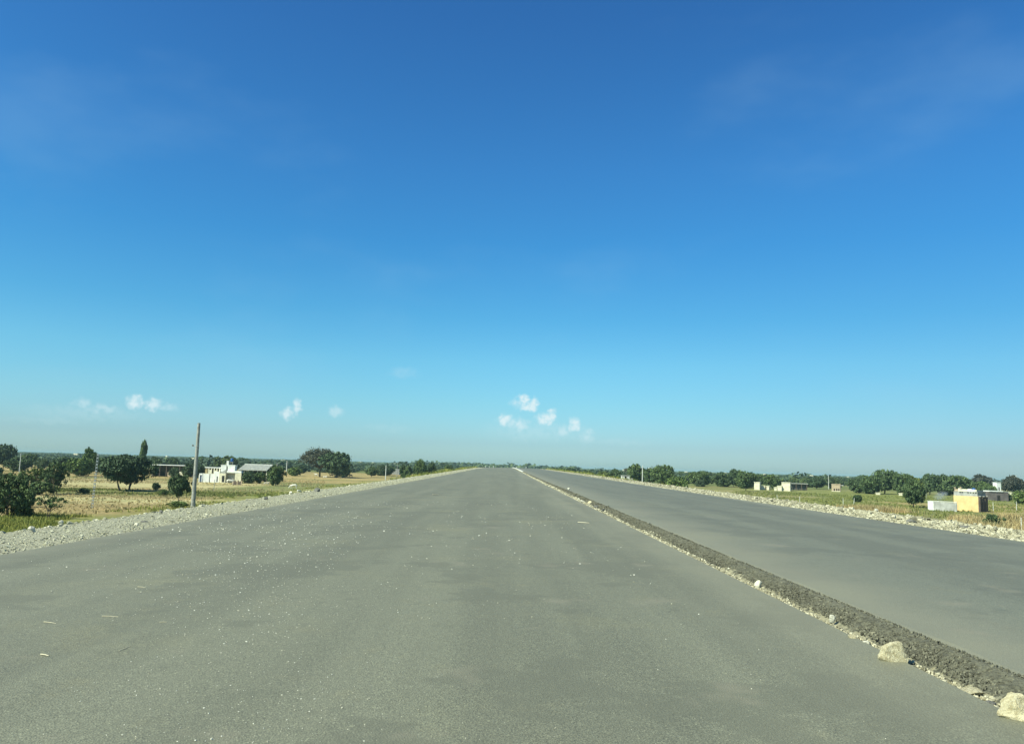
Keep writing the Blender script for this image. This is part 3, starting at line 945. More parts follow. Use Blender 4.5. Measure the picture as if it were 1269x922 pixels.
# belt of trees beyond the first fields: every tree one object
FAR = {k: merged(k) for k in ('round', 'round2', 'round3', 'bush', 'multi2')}
ZONES = [(-200, 60, 'behind the bushes at the far left'), (60, 140, 'behind the lattice pole'), (140, 190, 'around the slim columnar tree'),
         (190, 245, 'behind the open shed'), (245, 300, 'behind the white farmhouse'), (300, 372, 'behind the long grey roofed shed'),
         (372, 440, 'behind the spreading thorn tree'), (440, 510, 'right of the thorn tree'), (510, 625, 'between the left verge clump and the crest'),
         (625, 700, 'just right of the crest'), (700, 790, 'left of the roadside hut'), (790, 860, 'behind the white pole on the right'), (860, 930, 'left of the cream walls'),
         (930, 1000, 'behind the cream walls'), (1000, 1075, 'behind the small tan house'), (1075, 1145, 'behind the tall grove on the right'),
         (1145, 1210, 'behind the yellow hut'), (1210, 1400, 'behind the grey shed at the right edge')]
GROUPN = 'trees of the belt beyond the fields'


def pix(x, y):
    v = Vector((x, y, -3.0)) - EYE
    return 634.5 + 1000 * v.dot(cr) / v.dot(fwd0)


CLEAR = [(-72, 190, 34, 34), (-40, 215, 28, 38), (62, 200, 22, 26), (73, 125, 14, 34), (85, 200, 12, 14), (20, 250, 8, 10)]
cnt = 0; tries = 0
while cnt < 232 and tries < 20000:
    tries += 1
    y = 215 + (560 - 215) * rng.random() ** 1.1
    x = rng.uniform(-.74, .74) * y
    if x > 10: y0 = 232 + 20 * math.sin(x * .08)
    else: y0 = 248 + 15 * math.sin(x * .05)
    if y < y0 or abs(x) < 31 + 10 * (y < 400): continue
    if any(abs(x - a) < c and abs(y - b) < d for a, b, c, d in CLEAR): continue
    if any((x - a) ** 2 + (y - b) ** 2 < (r + 1.2) ** 2 for a, b, r in OCC): continue
    key = R.choice(list(FAR))
    h = R.uniform(2.2, 4.0) if R.random() < .88 else R.uniform(4.2, 5.6)
    r = h * R.uniform(.6, 1.0)
    o = bpy.data.objects.new('tree', FAR[key])
    o.location = (x, y, float(gz(x, y)) - .45); o.rotation_euler = (0, 0, R.uniform(0, 6.28)); o.scale = (r, r, h + .45)
    link(o)
    lfm = R.choice([LEAF_F, LEAF_F, LEAF_D, LEAF_M, LEAF_F, LEAF_B if R.random() < .4 else LEAF_F])
    o.material_slots[1].link = 'OBJECT'; o.material_slots[1].material = lfm
    xp = pix(x, y)
    z = next((q for q in ZONES if q[0] <= xp < q[1]), ZONES[-1])
    adj = ('low ' if h < 2.9 else 'tall ' if h > 3.9 else 'medium ') + {LEAF_F: 'dull green', LEAF_D: 'dark green', LEAF_M: 'fresh green', LEAF_B: 'brownish'}[lfm]
    tag(o, adj + ' tree in the distant belt ' + z[2], 'tree', adj + ' trees of the distant belt ' + z[2])
    OCC.append((x, y, r * .8)); cnt += 1

# the wood that runs on to the horizon
def far_wood(n, y0, y1, nl, lf, pw):
    Y = y0 * (y1 / y0) ** (rng.random(n) ** pw)
    X = rng.uniform(-.80, .80, n) * Y
    keep = (np.abs(X) > 26) | (Y > 950)
    keep &= vnoise(X / 140 + 50, Y / 220) > .18
    X, Y = X[keep], Y[keep]; n = len(X)
    Z = gz(X, Y)
    h = rng.uniform(2.2, 4.5, n) + np.where(rng.random(n) < .03, 1.6, 0)
    h = np.where((np.abs(X + .02 * Y) < 60 + .05 * Y) & (Y > 900) & (Y < 3500), h * 1.9, h)      # taller grove straight ahead beyond the crest
    r = h * rng.uniform(.7, 1.3, n) * np.clip(Y / 1500, 1, 3)
    d = rng.normal(0, 1, (n, nl, 3)); d /= np.linalg.norm(d, axis=2)[..., None]
    d *= (rng.random((n, nl, 1)) ** .4)
    C = np.stack([X, Y, Z + h * .46], 1)[:, None, :] + d * np.stack([r, r, h * .48], 1)[:, None, :]
    s = (r * lf)[:, None, None] * rng.uniform(.6, 1.3, (n, nl, 1))
    nr = d * .8 + rng.normal(0, .5, d.shape) + np.array((0, -.15, .3)); nr /= np.linalg.norm(nr, axis=2)[..., None]
    a = np.cross(nr, rng.normal(0, 1, d.shape)); a /= np.linalg.norm(a, axis=2)[..., None]
    b = np.cross(nr, a)
    sz = np.array((1, 1, .8))
    V = np.stack([C - a * s * sz, C + b * s * sz * .8, C + a * s * sz, C - b * s * sz * .8], 2)
    return mesh_np('far_wood', V.reshape(-1, 3), np.arange(n * nl * 4).reshape(-1, 4), (LEAF_F,))


tag(obj('far_wood', far_wood(2600, 330, 1000, 110, .15, .9)), 'scrub woodland filling the plain beyond the belt of trees', 'woodland', kind='stuff')
tag(obj('far_wood', far_wood(13000, 900, 9000, 30, .26, .85)), 'far scrub woodland fading into haze along the horizon', 'woodland', kind='stuff')

# ------------------------------------------------------------------ grass, weeds and reeds
def tufts(name, X, Y, Z, h, wid, mt, label, blades=5, lean=.35):
    n = len(X) * blades
    i = np.repeat(np.arange(len(X)), blades)
    h = np.broadcast_to(h, (len(X),)); hh = h[i] * rng.uniform(.5, 1.1, n); ww = np.broadcast_to(wid, (len(X),))[i] * rng.uniform(.6, 1.3, n)
    a = rng.random(n) * 6.283
    off = rng.normal(0, 1, (n, 2)) * (h[i] * .28)[:, None]
    B = np.stack([X[i] + off[:, 0], Y[i] + off[:, 1], Z[i] - .02], 1)
    dx = np.stack([np.cos(a), np.sin(a), a * 0], 1) * ww[:, None]
    tip = B + np.stack([rng.normal(0, lean, n) * hh, rng.normal(0, lean, n) * hh, hh], 1)
    V = np.stack([B - dx, B + dx, tip + dx * .25, tip - dx * .25], 1)
    return tag(obj(name, mesh_np(name, V.reshape(-1, 3), np.arange(n * 4).reshape(-1, 4), (mt,))), label, name.replace('_', ' '), kind='stuff')


def blade_mat(name, lo, hi):
    m = bpy.data.materials.new(name); m.use_nodes = True
    t = NT(m.node_tree); b = m.node_tree.nodes['Principled BSDF']
    g = t.n('ShaderNodeNewGeometry')
    c = t.ramp(g.outputs['Random Per Island'], [(0, lo), (1, hi)])
    c = t.mix(1.0, c, t.ramp(t.noise(g.outputs['Position'], .3, 3), [(.3, (.75, .85, .8)), (.7, (1.25, 1.15, 1.0))]), 'MULTIPLY')
    m.node_tree.links.new(c, b.inputs['Base Color'])
    b.inputs['Roughness'].default_value = .9; b.inputs['Specular IOR Level'].default_value = .15
    return m


GR = blade_mat('grass_green', (.095, .120, .034), (.23, .235, .08))
GY = blade_mat('weed_yellow_green', (.14, .17, .04), (.32, .31, .085))
GD = blade_mat('stubble_gold', (.28, .22, .11), (.50, .41, .22))
GB = blade_mat('dry_reed', (.24, .175, .085), (.48, .39, .21))


def emb(x):   # height of the embankment side
    return np.interp(x, [-19.5, -11.9, -11.5, 17.5, 24], [-3.9, -.45, -.35, -.22, -3.6])


def field(n, xr, yr, p=1.3, thr=None, nsc=9):
    Y = ydist(n, yr[0], yr[1], p); X = rng.uniform(xr[0], xr[1], n) if not callable(xr) else xr(Y, n)
    if thr is not None:
        k = fbm(X / nsc + 70, Y / nsc + 20, 3) > thr; X, Y = X[k], Y[k]
    return X, Y


# left verge weeds
X, Y = field(7000, lambda y, n: -12.1 - rng.random(n) * 3.8, (60, 345), 1.0, .46, 7)
Z = np.maximum(emb(X) + rz(Y), gz(X, Y))
tufts('verge_weeds', X, Y, Z, rng.uniform(.35, 1.0, len(X)) * np.clip(Y / 150, .45, 1.1), .035 + Y * .00016, GY, 'yellow green weeds along the outer rim of the left shoulder', 6)
X, Y = field(9000, lambda y, n: -y * rng.uniform(.50, .70, n), (42, 66), 1.0, .38, 4)
tufts('verge_grass', X, Y, gz(X, Y), rng.uniform(.10, .32, len(X)), .012 + Y * .0002, GY, 'green grass at the foot of the embankment on the left', 6)
X, Y = field(2200, (-35, -29), (60, 180), 1.0, .47, 6)
tufts('verge_grass', X, Y, gz(X, Y), rng.uniform(.12, .34, len(X)), .02 + Y * .0002, GY, 'yellowish grass between the left shoulder and the stubble', 5)
X, Y = field(16000, lambda y, n: -y * rng.uniform(.22, .75, n), (62, 215), 1.0, .40, 12)
k = X < -34; X, Y = X[k], Y[k]
tufts('stubble', X, Y, gz(X, Y), rng.uniform(.08, .24, len(X)), .03 + Y * .0002, GD, 'golden stubble standing in the left fields', 4)
X, Y = field(6000, lambda y, n: -y * rng.uniform(.22, .75, n), (104, 117), 1.0, .45, 8)
tufts('green_crop', X, Y, gz(X, Y), rng.uniform(.1, .28, len(X)), .05, GR, 'green strip of crop between the stubble fields on the left', 5)
# right verge
X, Y = field(6500, lambda y, n: 17.6 + rng.random(n) * 3.2, (55, 345), 1.0, .47, 7)
Z = np.maximum(emb(X) + rz(Y), gz(X, Y))
tufts('verge_weeds', X, Y, Z, rng.uniform(.3, .8, len(X)) * np.clip(Y / 150, .5, 1.1), .035 + Y * .00016, GY, 'pale green weeds behind the rubble of the right shoulder', 6)
X, Y = field(5200, lambda y, n: y * .56 + rng.random(n) * 10 - 1, (38, 92), 1.0, .47, 4)
k = X > 25; X, Y = X[k], Y[k]
tufts('dry_reeds', X, Y, gz(X, Y), rng.uniform(.35, 1.0, len(X)), .02 + Y * .0002, GB, 'dry beige reeds behind the right shoulder rubble', 6)
X, Y = field(14000, lambda y, n: y * rng.uniform(.28, .78, n), (50, 200), 1.0, .42, 10)
k = X > 26; X, Y = X[k], Y[k]
tufts('pasture_grass', X, Y, gz(X, Y), rng.uniform(.12, .35, len(X)), .03 + Y * .0002, GR, 'rough green pasture grass right of the road', 5)
c = at(1252, 650)
n = 1500
X = c.x + rng.normal(0, 1.0, n); Y = c.y + rng.normal(0, .9, n)
tufts('reed_clump', X, Y, gz(X, Y), rng.uniform(.6, 1.2, n), np.full(n, .03), GB, 'tall tan clump of dry reeds near the right picture edge', 4)
c = at(1078, 634)
n = 1800
X = c.x + rng.normal(0, 2.0, n); Y = c.y + rng.normal(0, 1.4, n)
tufts('reed_clump', X, Y, gz(X, Y), rng.uniform(.4, 1.0, n), np.full(n, .03), GB, 'brownish reed clump right of the small round bush', 4)

# ------------------------------------------------------------------ poles and posts
def pole(x, yb, yt, rad, mt, label, cat='pole', name='utility_pole', Y=None, cap=True, group=None, lean=0.0):
    if Y is None: p = at(x, yb)
    else:
        p = on(x, yb, Y); p.z = float(gz(p.x, p.y))
    h = on(x, yt, p.y).z - p.z
    o = empty(name, p, 0)
    o.rotation_euler = (0, lean, 0)
    tag(o, label, cat, group)
    bm = bmesh.new(); tube(bm, [(0, 0, -.3), (0, 0, h * .5), (0, 0, h)], [rad, rad * .82, rad * .62], 14)
    obj_ = bm_obj('shaft', bm, mt, o, smooth=False)
    if cap: boxpart('pole_cap', (-rad * .8, rad * .8, -rad * .8, rad * .8, h, h + rad * .5), mt, o)
    return o, h, p


o, h, p = pole(239, 628.5, 524, .205, CONC, 'tall thick grey concrete pole with bare top beside the left shoulder', Y=76, cap=False)
bm = bmesh.new(); tube(bm, [(-.16, 0, 0), (-.42, -.02, .02)], [.035, .03], 8)
br = bm_obj('bracket', bm, STEEL, o); br.location = (0, 0, h * .735)
bm = bmesh.new(); tube(bm, [(0, 0, -.07), (0, 0, -.02), (0, 0, .05), (0, 0, .08)], [.04, .075, .075, .03], 10)
ins = bm_obj('insulator', bm, STONE_D, br); ins.location = (-.42, -.02, .05)
bm = bmesh.new(); tube(bm, [(0, 0, -.03), (0, 0, .03)], [.18, .18], 14, False)
bd = bm_obj('band', bm, STEEL, o); bd.location = (0, 0, h * .735)

# slender lattice pole, left
p = at(114, 630)
h = on(116, 562, p.y).z - p.z
lat = tag(empty('lattice_pole', p, math.radians(35)), 'slender ladder-like lattice steel pole standing in the stubble field', 'pole')
lat.rotation_euler = (0, math.radians(1.2), math.radians(25))
for s in (-1, 1):
    boxpart('upright', (s * .075 - .016, s * .075 + .016, -.02, .02, -.2, h), STEEL, lat)
rungs = 17
rm = None
for i in range(rungs):
    z = .15 + (h - .25) * i / (rungs - 1)
    if rm is None:
        bm = bmesh.new(); box(bm, -.06, .06, -.03, .03, -.07, .07)
        ro = bm_obj('rung', bm, PALEC, lat); rm = ro.data
    else: ro = obj('rung', rm, lat)
    ro.location = (0, 0, z)
br = boxpart('brace', (-.06, .06, -.02, .02, -.03, .03), STEEL, lat); br.location = (0, .0, h * .97)

for (x, yb, yt, rad, mt_, lab, Yd) in [
        (24, 583, 562, .10, PALEC, 'pale post at the field edge near the far left', 200),
        (31, 582, 564, .07, CONC, 'thinner grey post right of the pale post at the far left', 230),
        (342, 601, 574, .13, CONC, 'grey pole in front of the dark tree by the farm sheds', None),
        (355, 584, 571, .14, PALEC, 'pale pole beyond the farm, right of its dark tree', 260),
        (478, 588, 577, .13, PALEC, 'short white pole in the field right of the thorn tree', 225),
        (492, 586, 573, .10, CONC, 'grey pole among the trees before the far left clump', 270),
        (265, 608, 594, .05, CONC, 'thin grey stake in the stubble before the farmhouse', None),
        (796, 601, 577, .13, PALEC, 'white pole right of the small roadside hut', 205),
        (1027, 606, 589, .10, PALEC, 'pale pole left of the small tan house', None),
        (1260, 612, 589, .11, PALEC, 'pale pole close to the right picture edge', None),
        (1148, 618, 608, .05, CONC, 'thin stake behind the grey boundary wall', None)]:
    pole(x, yb, yt, rad, mt_, lab, Y=Yd, cap=rad > .09)
FP = 'pale fence posts in the pasture right of the road'
for (x, yb, yt, lab, ln) in [
        (963, 619, 613, 'farthest left pale fence post beyond the right rubble', 0),
        (991, 622, 615, 'second pale fence post from the left beyond the right rubble', 0),
        (1045, 627, 617, 'pale fence post left of the small round bush', 0),
        (1058, 625, 617, 'leaning white fence post touching the small round bush', .12),
        (1091, 645, 635, 'short pale post among the rubble below the grove', 0),
        (1231, 633, 622, 'pale fence post in the dry field right of the yellow hut', 0),
        (1260, 633, 621, 'second pale fence post in the dry field right of the yellow hut', 0),
        (1213, 652, 646, 'short post left of the dark green bush behind the rubble', 0),
        (1226, 653, 643, 'post in front of the dark green bush behind the rubble', -.05),
        (1266, 656, 641, 'tallest pale fence post right of the tan reed clump', 0)]:
    pole(x, yb, yt, .042, PALEC, lab, 'fence post', 'fence_post', group=FP, cap=False, lean=ln)

# ------------------------------------------------------------------ buildings
def bld(name, px, py, label, rzv=0.0, Y=None, cat='building', group=None):
    if Y is None: p = at(px, py)
    else:
        p = on(px, py, Y); p.z = float(gz(p.x, p.y))
    o = empty(name, p, rzv)
    tag(o, label, cat, group)
    return o, p.y / 1000.0


# farmhouse: units are u (right), w (back), v (up) in steps of s metres
fh, s = bld('farmhouse', 272, 598, 'white and cream farmhouse with a blue roof tank, arcade and dark doorways')
def U(name, b, mt, par=fh, bev=0, label=None):
    bs = b if isinstance(b[0], (tuple, list)) else [b]
    return boxpart(name, [tuple(q_ * s for q_ in q) for q in bs], mt, par, bev, label)
K = .4
U('boundary_wall', [(-21, -12.9, 0, 1.3, -2, 10.5), (-11.9, -7, 0, 1.3, -2, 10.5)], WHITE, label='whitewashed low front wall')
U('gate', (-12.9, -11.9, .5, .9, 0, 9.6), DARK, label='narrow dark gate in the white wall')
U('wall_coping', [(-21.2, -12.7, -.15, 1.45, 10.5, 10.9), (-12.1, -6.8, -.15, 1.45, 10.5, 10.9)], CREAM)
g = U('gate_arch', [(-25.6, -24.4, -.5, 1, 0, 8.6), (-21.8, -21.1, -.5, 1, 0, 8.6), (-25.2, -21.3, -.5, 1, 8.6, 10.6)], WHITE, label='white arched gateway')
U('gate_leaf', (-24.4, -21.8, .2, .6, 0, 8.5), mat('slate_painted_metal', (.15, .18, .24), .6, .1), g)
b1 = U('wall', (-7, -.3, -.6, 9, -2, 13.2), WHITE, label='bright white block with a slit door')
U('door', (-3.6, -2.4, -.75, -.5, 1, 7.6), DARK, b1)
b2 = U('wall', (-.3, 7.4, -1.8, 9, -2, 11.4), CREAM, label='cream block with a dark doorway')
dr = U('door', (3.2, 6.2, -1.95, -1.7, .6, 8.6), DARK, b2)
U('doorstep', (2.8, 6.6, -3, -1.8, -1, .6), CREAM, b2)
bm = bmesh.new()     # outside stair climbing to the roof
for i in range(6): box(bm, (.2 + i * 1.15) * s, (1.35 + i * 1.15) * s, -1.2 * s, 1.2 * s, 11.4 * s, (12.0 + i * .75) * s)
bm_obj('staircase', bm, GREYP, fh)
pw = U('porch', [(7.4, 19, 3.2, 4, -2, 12.2), (7.4, 8.0, -.8, 3.2, -2, 12.2)], GREYP, label='recessed grey porch wall')
U('porch_roof', (8.6, 26.6, -2.0, 4.2, 12.2, 14.6), WHITE, bev=.03)
b3 = U('wall', (19, 26.6, -1.8, 4.2, -2, 12.15), CREAM, label='cream end block of the porch')
U('upper_room', [(-.2, 6.4, 2, 10, 13.3, 21.2), (8.2, 17.0, 2, 10, 14.7, 21.2)], WHITE, label='white rooftop room')
U('parapet', [(-.5, 6.6, 1.7, 10.3, 21.2, 21.8), (8.0, 17.3, 1.7, 10.3, 21.2, 21.8)], WHITE)
U('wall', (6.4, 8.2, 4, 9, 11.4, 19.5), GREYP, label='grey stair wall')
tw = U('chimney_pillar', (6.0, 8.6, 3, 5.4, 19.5, 26.8), WHITE, label='white roof pillar')
tank = empty('roof_tank_holder', (0, 0, 0)); bpy.data.objects.remove(tank)
bm = bmesh.new(); tube(bm, [(0, 0, 0), (0, 0, .2 * s), (0, 0, 3.4 * s), (0, 0, 3.9 * s), (0, 0, 4.4 * s)], [1.5 * s, 1.7 * s, 1.7 * s, 1.4 * s, .6 * s], 16)
tk = bm_obj('water_tank', bm, BLUE, fh, smooth=True); tk.location = (11.4 * s, 6 * s, 25.6 * s)
U('tank_stand', [(9.9, 10.3, 4.8, 5.2, 21.2, 25.4), (12.5, 12.9, 4.8, 5.2, 21.2, 25.4), (9.9, 10.3, 6.8, 7.2, 21.2, 25.4), (12.5, 12.9, 6.8, 7.2, 21.2, 25.4), (9.7, 13.1, 4.6, 7.4, 25.2, 25.6)], CONC)
U('arcade_roof', (-20.5, .0, 4, 12, 17.4, 18.4), WHITE, label='thin white flat roof over the arcade')
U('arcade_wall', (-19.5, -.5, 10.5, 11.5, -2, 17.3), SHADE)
for i in range(5):
    U('column', (-16.4 + i * 3.3, -15.2 + i * 3.3, 4.4, 5.4, -2, 17.35), CREAM)
U('arcade_parapet', [(-16.4, -13, 4.5, 5.3, 10, 15.2), (-9.8, -7, 4.5, 5.3, 10, 14.6)], CREAM)

ls, s2 = bld('long_shed', 312, 598, 'long shed with a pale grey sloping roof right of the farmhouse', Y=p.y * 0 + 178)
s = s2
bm = bmesh.new()
nr = 40
for i in range(nr):     # corrugated roof, one rib after another
    a0 = (-17 + 35.0 * i / nr); a1 = a0 + 35.0 / nr
    for (q0, q1, dz) in ((a0, a0 + .5, .16), (a0 + .5, a1, 0)):
        v = [bm.verts.new(t) for t in ((q0 * s, -2 * s, (13.6 + dz) * s), (q1 * s, -2 * s, (13.6 + dz) * s), (q1 * s, 22 * s, (20.0 + dz) * s), (q0 * s, 22 * s, (20.0 + dz) * s),
                                       (q0 * s, -2 * s, (13.0) * s), (q1 * s, -2 * s, 13.0 * s), (q1 * s, 22 * s, 19.4 * s), (q0 * s, 22 * s, 19.4 * s))]
        for f in ((0, 1, 2, 3), (7, 6, 5, 4), (0, 4, 5, 1), (1, 5, 6, 2), (2, 6, 7, 3), (3, 7, 4, 0)): bm.faces.new([v[j] for j in f])
bm_obj('roof', bm, TIN, ls)
boxpart('ridge_cap', (-17 * s, 18 * s, 21.4 * s, 22.6 * s, 19.9 * s, 20.7 * s), PALEC, ls)
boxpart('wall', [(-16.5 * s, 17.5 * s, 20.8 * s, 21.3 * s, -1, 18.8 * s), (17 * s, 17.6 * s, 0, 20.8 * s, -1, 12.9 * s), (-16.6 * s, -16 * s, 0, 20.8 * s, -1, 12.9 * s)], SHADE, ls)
for i in range(7): boxpart('post', ((-16 + i * 5.5) * s, (-15.3 + i * 5.5) * s, -.6 * s, .2 * s, -1, 13.1 * s), CREAM, ls)
boxpart('low_wall', (-15.2 * s, 17 * s, -.5 * s, .1 * s, -1, 3.0 * s), BRICK, ls)

sh, s = bld('open_shed', 214, 591, 'long open shed with a thin white flat roof behind the concrete pole', Y=196)
bx_ = lambda nm, u0, u1, w0, w1, v0, v1, mt, lab=None: boxpart(nm, (u0 * s, u1 * s, w0 * s, w1 * s, v0 * s, v1 * s), mt, sh, 0, lab)
bx_('roof', -26, 27, -3, 16, 13.7, 14.4, WHITE, 'thin white roof slab')
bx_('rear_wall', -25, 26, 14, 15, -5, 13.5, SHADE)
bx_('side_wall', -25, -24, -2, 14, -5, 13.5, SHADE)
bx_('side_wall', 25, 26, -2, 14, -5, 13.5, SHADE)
for i in range(7): bx_('post', -24 + i * 8.1, -23.2 + i * 8.1, -2.5, -1.7, -5, 13.5, BRICK)
bx_('half_wall', -5, -1, -4, -3, -5, 5.5, TANBR, 'tan wall stub')
bx_('half_wall', 6, 20, -4.5, -3.5, -5, 5, CREAM, 'broken cream wall')
bx_('half_wall', 9, 14, -4.6, -3.4, 5, 6.6, CREAM, 'higher stub of the broken cream wall')

wl, s = bld('brick_wall', 292, 601, 'low brown broken brick wall in front of the porch', cat='wall')
for i in range(9):
    hgt = 4.2 + (i % 3) * .7
    boxpart('brick_pier', ((-4 + i * 1.3) * s, (-4 + i * 1.3 + 1.22) * s, -.4 * s, .4 * s, -1, hgt * s), BRICK if i % 4 else TANBR, wl)

# yellow hut, right: set at an angle so that its dark brick side shows
yh, s = bld('yellow_hut', 1213, 634.5, 'yellow ochre hut with a grey upper band, brown brick side and a blue roof tank', math.radians(-55))
a = 27 * s / math.cos(math.radians(25)); dpt = 10.5 * s / math.sin(math.radians(28))
yb_ = lambda nm, u0, u1, w0, w1, v0, v1, mt, lab=None, par=yh: boxpart(nm, (u0, u1, w0, w1, v0 * s, v1 * s), mt, par, 0, lab)
yb_('wall', -a, -.02, 0, dpt - .02, -5, 19, YELLOW, 'sunlit yellow front wall')
yb_('brick_wall', -.02, .12, .02, dpt, -5, 18.5, BRICK, 'dark brown brick side wall')
for i in range(3): yb_('buttress', .12, .20, .1 + i * .75, .3 + i * .75, -5, 17.8, BRICK)
for i in range(3): yb_('roof_tie', -.3, .24, .3 + i * 1.0, .42 + i * 1.0, 18.7, 19.6, GREYP)
yb_('upper_wall', -a + .03, -.12, .04, dpt - .1, 19, 24, GREYP, 'grey cement upper band')
for i, u in enumerate((-2.55, -2.25, -1.45, -1.1, -.75, -.4)):
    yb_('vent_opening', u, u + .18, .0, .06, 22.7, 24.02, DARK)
yb_('roof_slab', -a, -.05, .0, dpt - .08, 24.05, 24.5, GREYP)
for u0, u1, v1, mt_ in ((-a + .1, -a + .62, 27.0, TANBR), (-a + .62, -a + 1.0, 28.3, CREAM), (-a + 1.0, -1.45, 27.4, CREAM), (-1.45, -.95, 27.9, WHITE), (-.95, -.25, 27.2, CREAM)):
    yb_('parapet', u0, u1, .12, .32, 24.5, v1, mt_, 'piece of the uneven rooftop parapet')
yb_('parapet', -.45, -.25, .32, dpt * .8, 24.5, 26.4, GREYP, 'side of the rooftop parapet')
yb_('pillar', -a + .1, -a + .35, 0, .3, 28.2, 29.2, TANBR)
yb_('pillar', -a + .9, -a + 1.15, 0, .3, 28.2, 29.6, TANBR)
bm = bmesh.new(); tube(bm, [(0, 0, 0), (0, 0, .1), (0, 0, .38), (0, 0, .48)], [.26, .31, .31, .14], 16)
tk = bm_obj('water_tank', bm, BLUE, yh, smooth=True); tk.location = (-1.0, .9, 25.6 * s); tk.scale = (.8, .8, .8)

gw, s = bld('boundary_wall', 1150, 632, 'low pale grey boundary wall joined to the left of the yellow hut', cat='wall')
pe = at(1186, 634.0)
vx = pe - gw.location; L = math.hypot(vx.x, vx.y); ang = math.atan2(vx.y, vx.x)
gw.rotation_euler = (0, 0, ang)
n = 5
for i in range(n):
    q0 = L * i / n; q1 = L * (i + 1) / n - .012
    boxpart('wall_panel', (q0, q1, 0, .2, -.4, (11 - .15 * i) * s), GREYP if i else WHITE, gw, 0, None if i else 'whiter end panel')
boxpart('coping', (-.05, L, -.04, .24, 11.05 * s, 11.6 * s), PALEC, gw)
yard, _ = bld('side_wall', 1160, 629, 'end wall running back from the pale grey boundary wall', math.radians(70), cat='wall')
boxpart('wall_panel', (0, 3.0, 0, .2, -.4, 10 * s), GREYP, yard)
bpy.data.objects.remove(yard.children[0]); bpy.data.objects.remove(yard)

gs, s = bld('grey_shed', 1238, 621, 'low grey brown shed with a white roof edge at the right')
boxpart('wall', (-14 * s, 12 * s, 0, 12 * s, -1, 11.4 * s), mat('grey_brown_wall', (.145, .125, .115), .95, .2, 1.2, .2), gs)
boxpart('roof', (-12 * s, 5 * s, -1 * s, 13 * s, 11.5 * s, 12.6 * s), WHITE, gs)
boxpart('doorway', (-2 * s, 1.5 * s, -.3 * s, .2 * s, -1, 7 * s), DARK, gs)
boxpart('roof', (5.2 * s, 12.5 * s, -.5 * s, 12.5 * s, 11.4 * s, 12 * s), TIN, gs)


def block(px, py, wpx, hpx, mt, label, Y=None, door=True, name='walled_building', extra=None, rzv=0, group=None, cat='building', dep=None):
    o, s = bld(name, px, py, label, rzv, Y, cat, group)
    hh = on(px, py - hpx, o.location.y).z - o.location.z if Y is not None else hpx * s
    wv = wpx * s
    dp = dep or max(wv * .7, 2.5)
    wl_ = boxpart('wall', (-wv / 2, wv / 2, 0, dp, -.5, hh), mt, o)
    boxpart('roof', (-wv / 2 - .08, wv / 2 + .08, -.1, dp + .1, hh, hh + .14), mt if mt is not GREYP else PALEC, o)
    if door:
        boxpart('door', (-wv * .12, wv * .12, -.04, .05, 0, min(hh * .75, 2.0)), DARK, o)
    return o, s, hh


block(938, 607, 6.5, 9, CREAM, rzv=-.45, label='tall narrow cream building beside the dark tree on the right', door=False)
block(945, 607, 6.0, 4.5, CREAM, rzv=-.45, label='lower cream wall block right of the tall narrow cream building', door=False, name='wall_block', cat='wall')
block(951.5, 607.2, 3, 4.5, CREAM, rzv=-.45, label='smallest cream wall stub under the dark tree between the cream buildings', door=False, name='wall_block', cat='wall')
block(961, 608, 3, 3.5, CREAM, rzv=-.45, label='short cream wall stub left of the stepped cream building', door=False, name='wall_block', cat='wall')
block(966, 608.2, 5, 5.5, CREAM, rzv=-.45, label='lower left step of the stepped cream building', door=False, name='wall_block', cat='wall')
block(974, 608.4, 10, 10, CREAM, rzv=-.45, label='taller cream building with a tiny dark bush before it', door=False)
o, s = bld('dark_shed', 990, 607.5, 'long dark low shed right of the taller cream building')
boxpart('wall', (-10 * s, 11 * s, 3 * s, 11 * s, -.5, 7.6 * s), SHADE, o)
boxpart('roof', (-10.5 * s, 11.5 * s, 0, 12 * s, 7.7 * s, 8.5 * s), TIN, o)
for i in range(4): boxpart('post', ((-10 + 6.6 * i) * s, (-9.4 + 6.6 * i) * s, .2 * s, .8 * s, -.5, 7.65 * s), BRICK, o)
o, s, hh = block(1036, 609, 10, 8.6, TANBR, rzv=-.45, label='small tan house with two dark window openings', door=False)
for u in (-2.6, .2, 2.6): boxpart('window', (u * s, (u + 1.4) * s, -.05, .04, .8 * s, 3.6 * s), DARK, o)
boxpart('lower_wall', (-4.9 * s, 5.0 * s, -.12, -.02, -.3, .7 * s), CREAM, o)
boxpart('canopy', (5.1 * s, 8.6 * s, 0, 4 * s, 7.4 * s, 7.9 * s), PALEC, o)

# roadside hut with a dark doorway
o, s = bld('roadside_hut', 775.5, 597, 'small pale square hut with a dark open doorway at the right verge', Y=235)
hh = on(775.5, 589, 235).z - o.location.z
wv = 9.2 * s
boxpart('wall', [(-wv / 2, -wv * .15, 0, .25, -.3, hh - .2), (wv * .12, wv / 2, 0, .25, -.3, hh - .2), (-wv / 2, wv / 2, 2.0, 2.25, -.3, hh - .2), (-wv / 2, -wv / 2 + .2, .25, 2.0, -.3, hh - .2), (wv / 2 - .2, wv / 2, .25, 2.0, -.3, hh - .2)], PALEC, o)
boxpart('roof', (-wv / 2 - .1, wv / 2 + .1, -.12, 2.4, hh - .2, hh), GREYP, o)
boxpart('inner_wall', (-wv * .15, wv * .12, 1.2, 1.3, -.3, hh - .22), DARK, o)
block(782.3, 598, 3.2, 4.6, PALEC, 'little pale cement block right beside the roadside hut', Y=235, door=False, name='cement_block', cat='block', dep=.9)
block(739, 592, 5, 2.4, PALEC, 'low white wall piece left of the hut on the right verge', Y=275, door=False, name='wall_block', cat='wall', dep=.5)
block(490, 588, 9, 6, GREYP, 'pale low house among the trees right of the thorn tree', door=False)
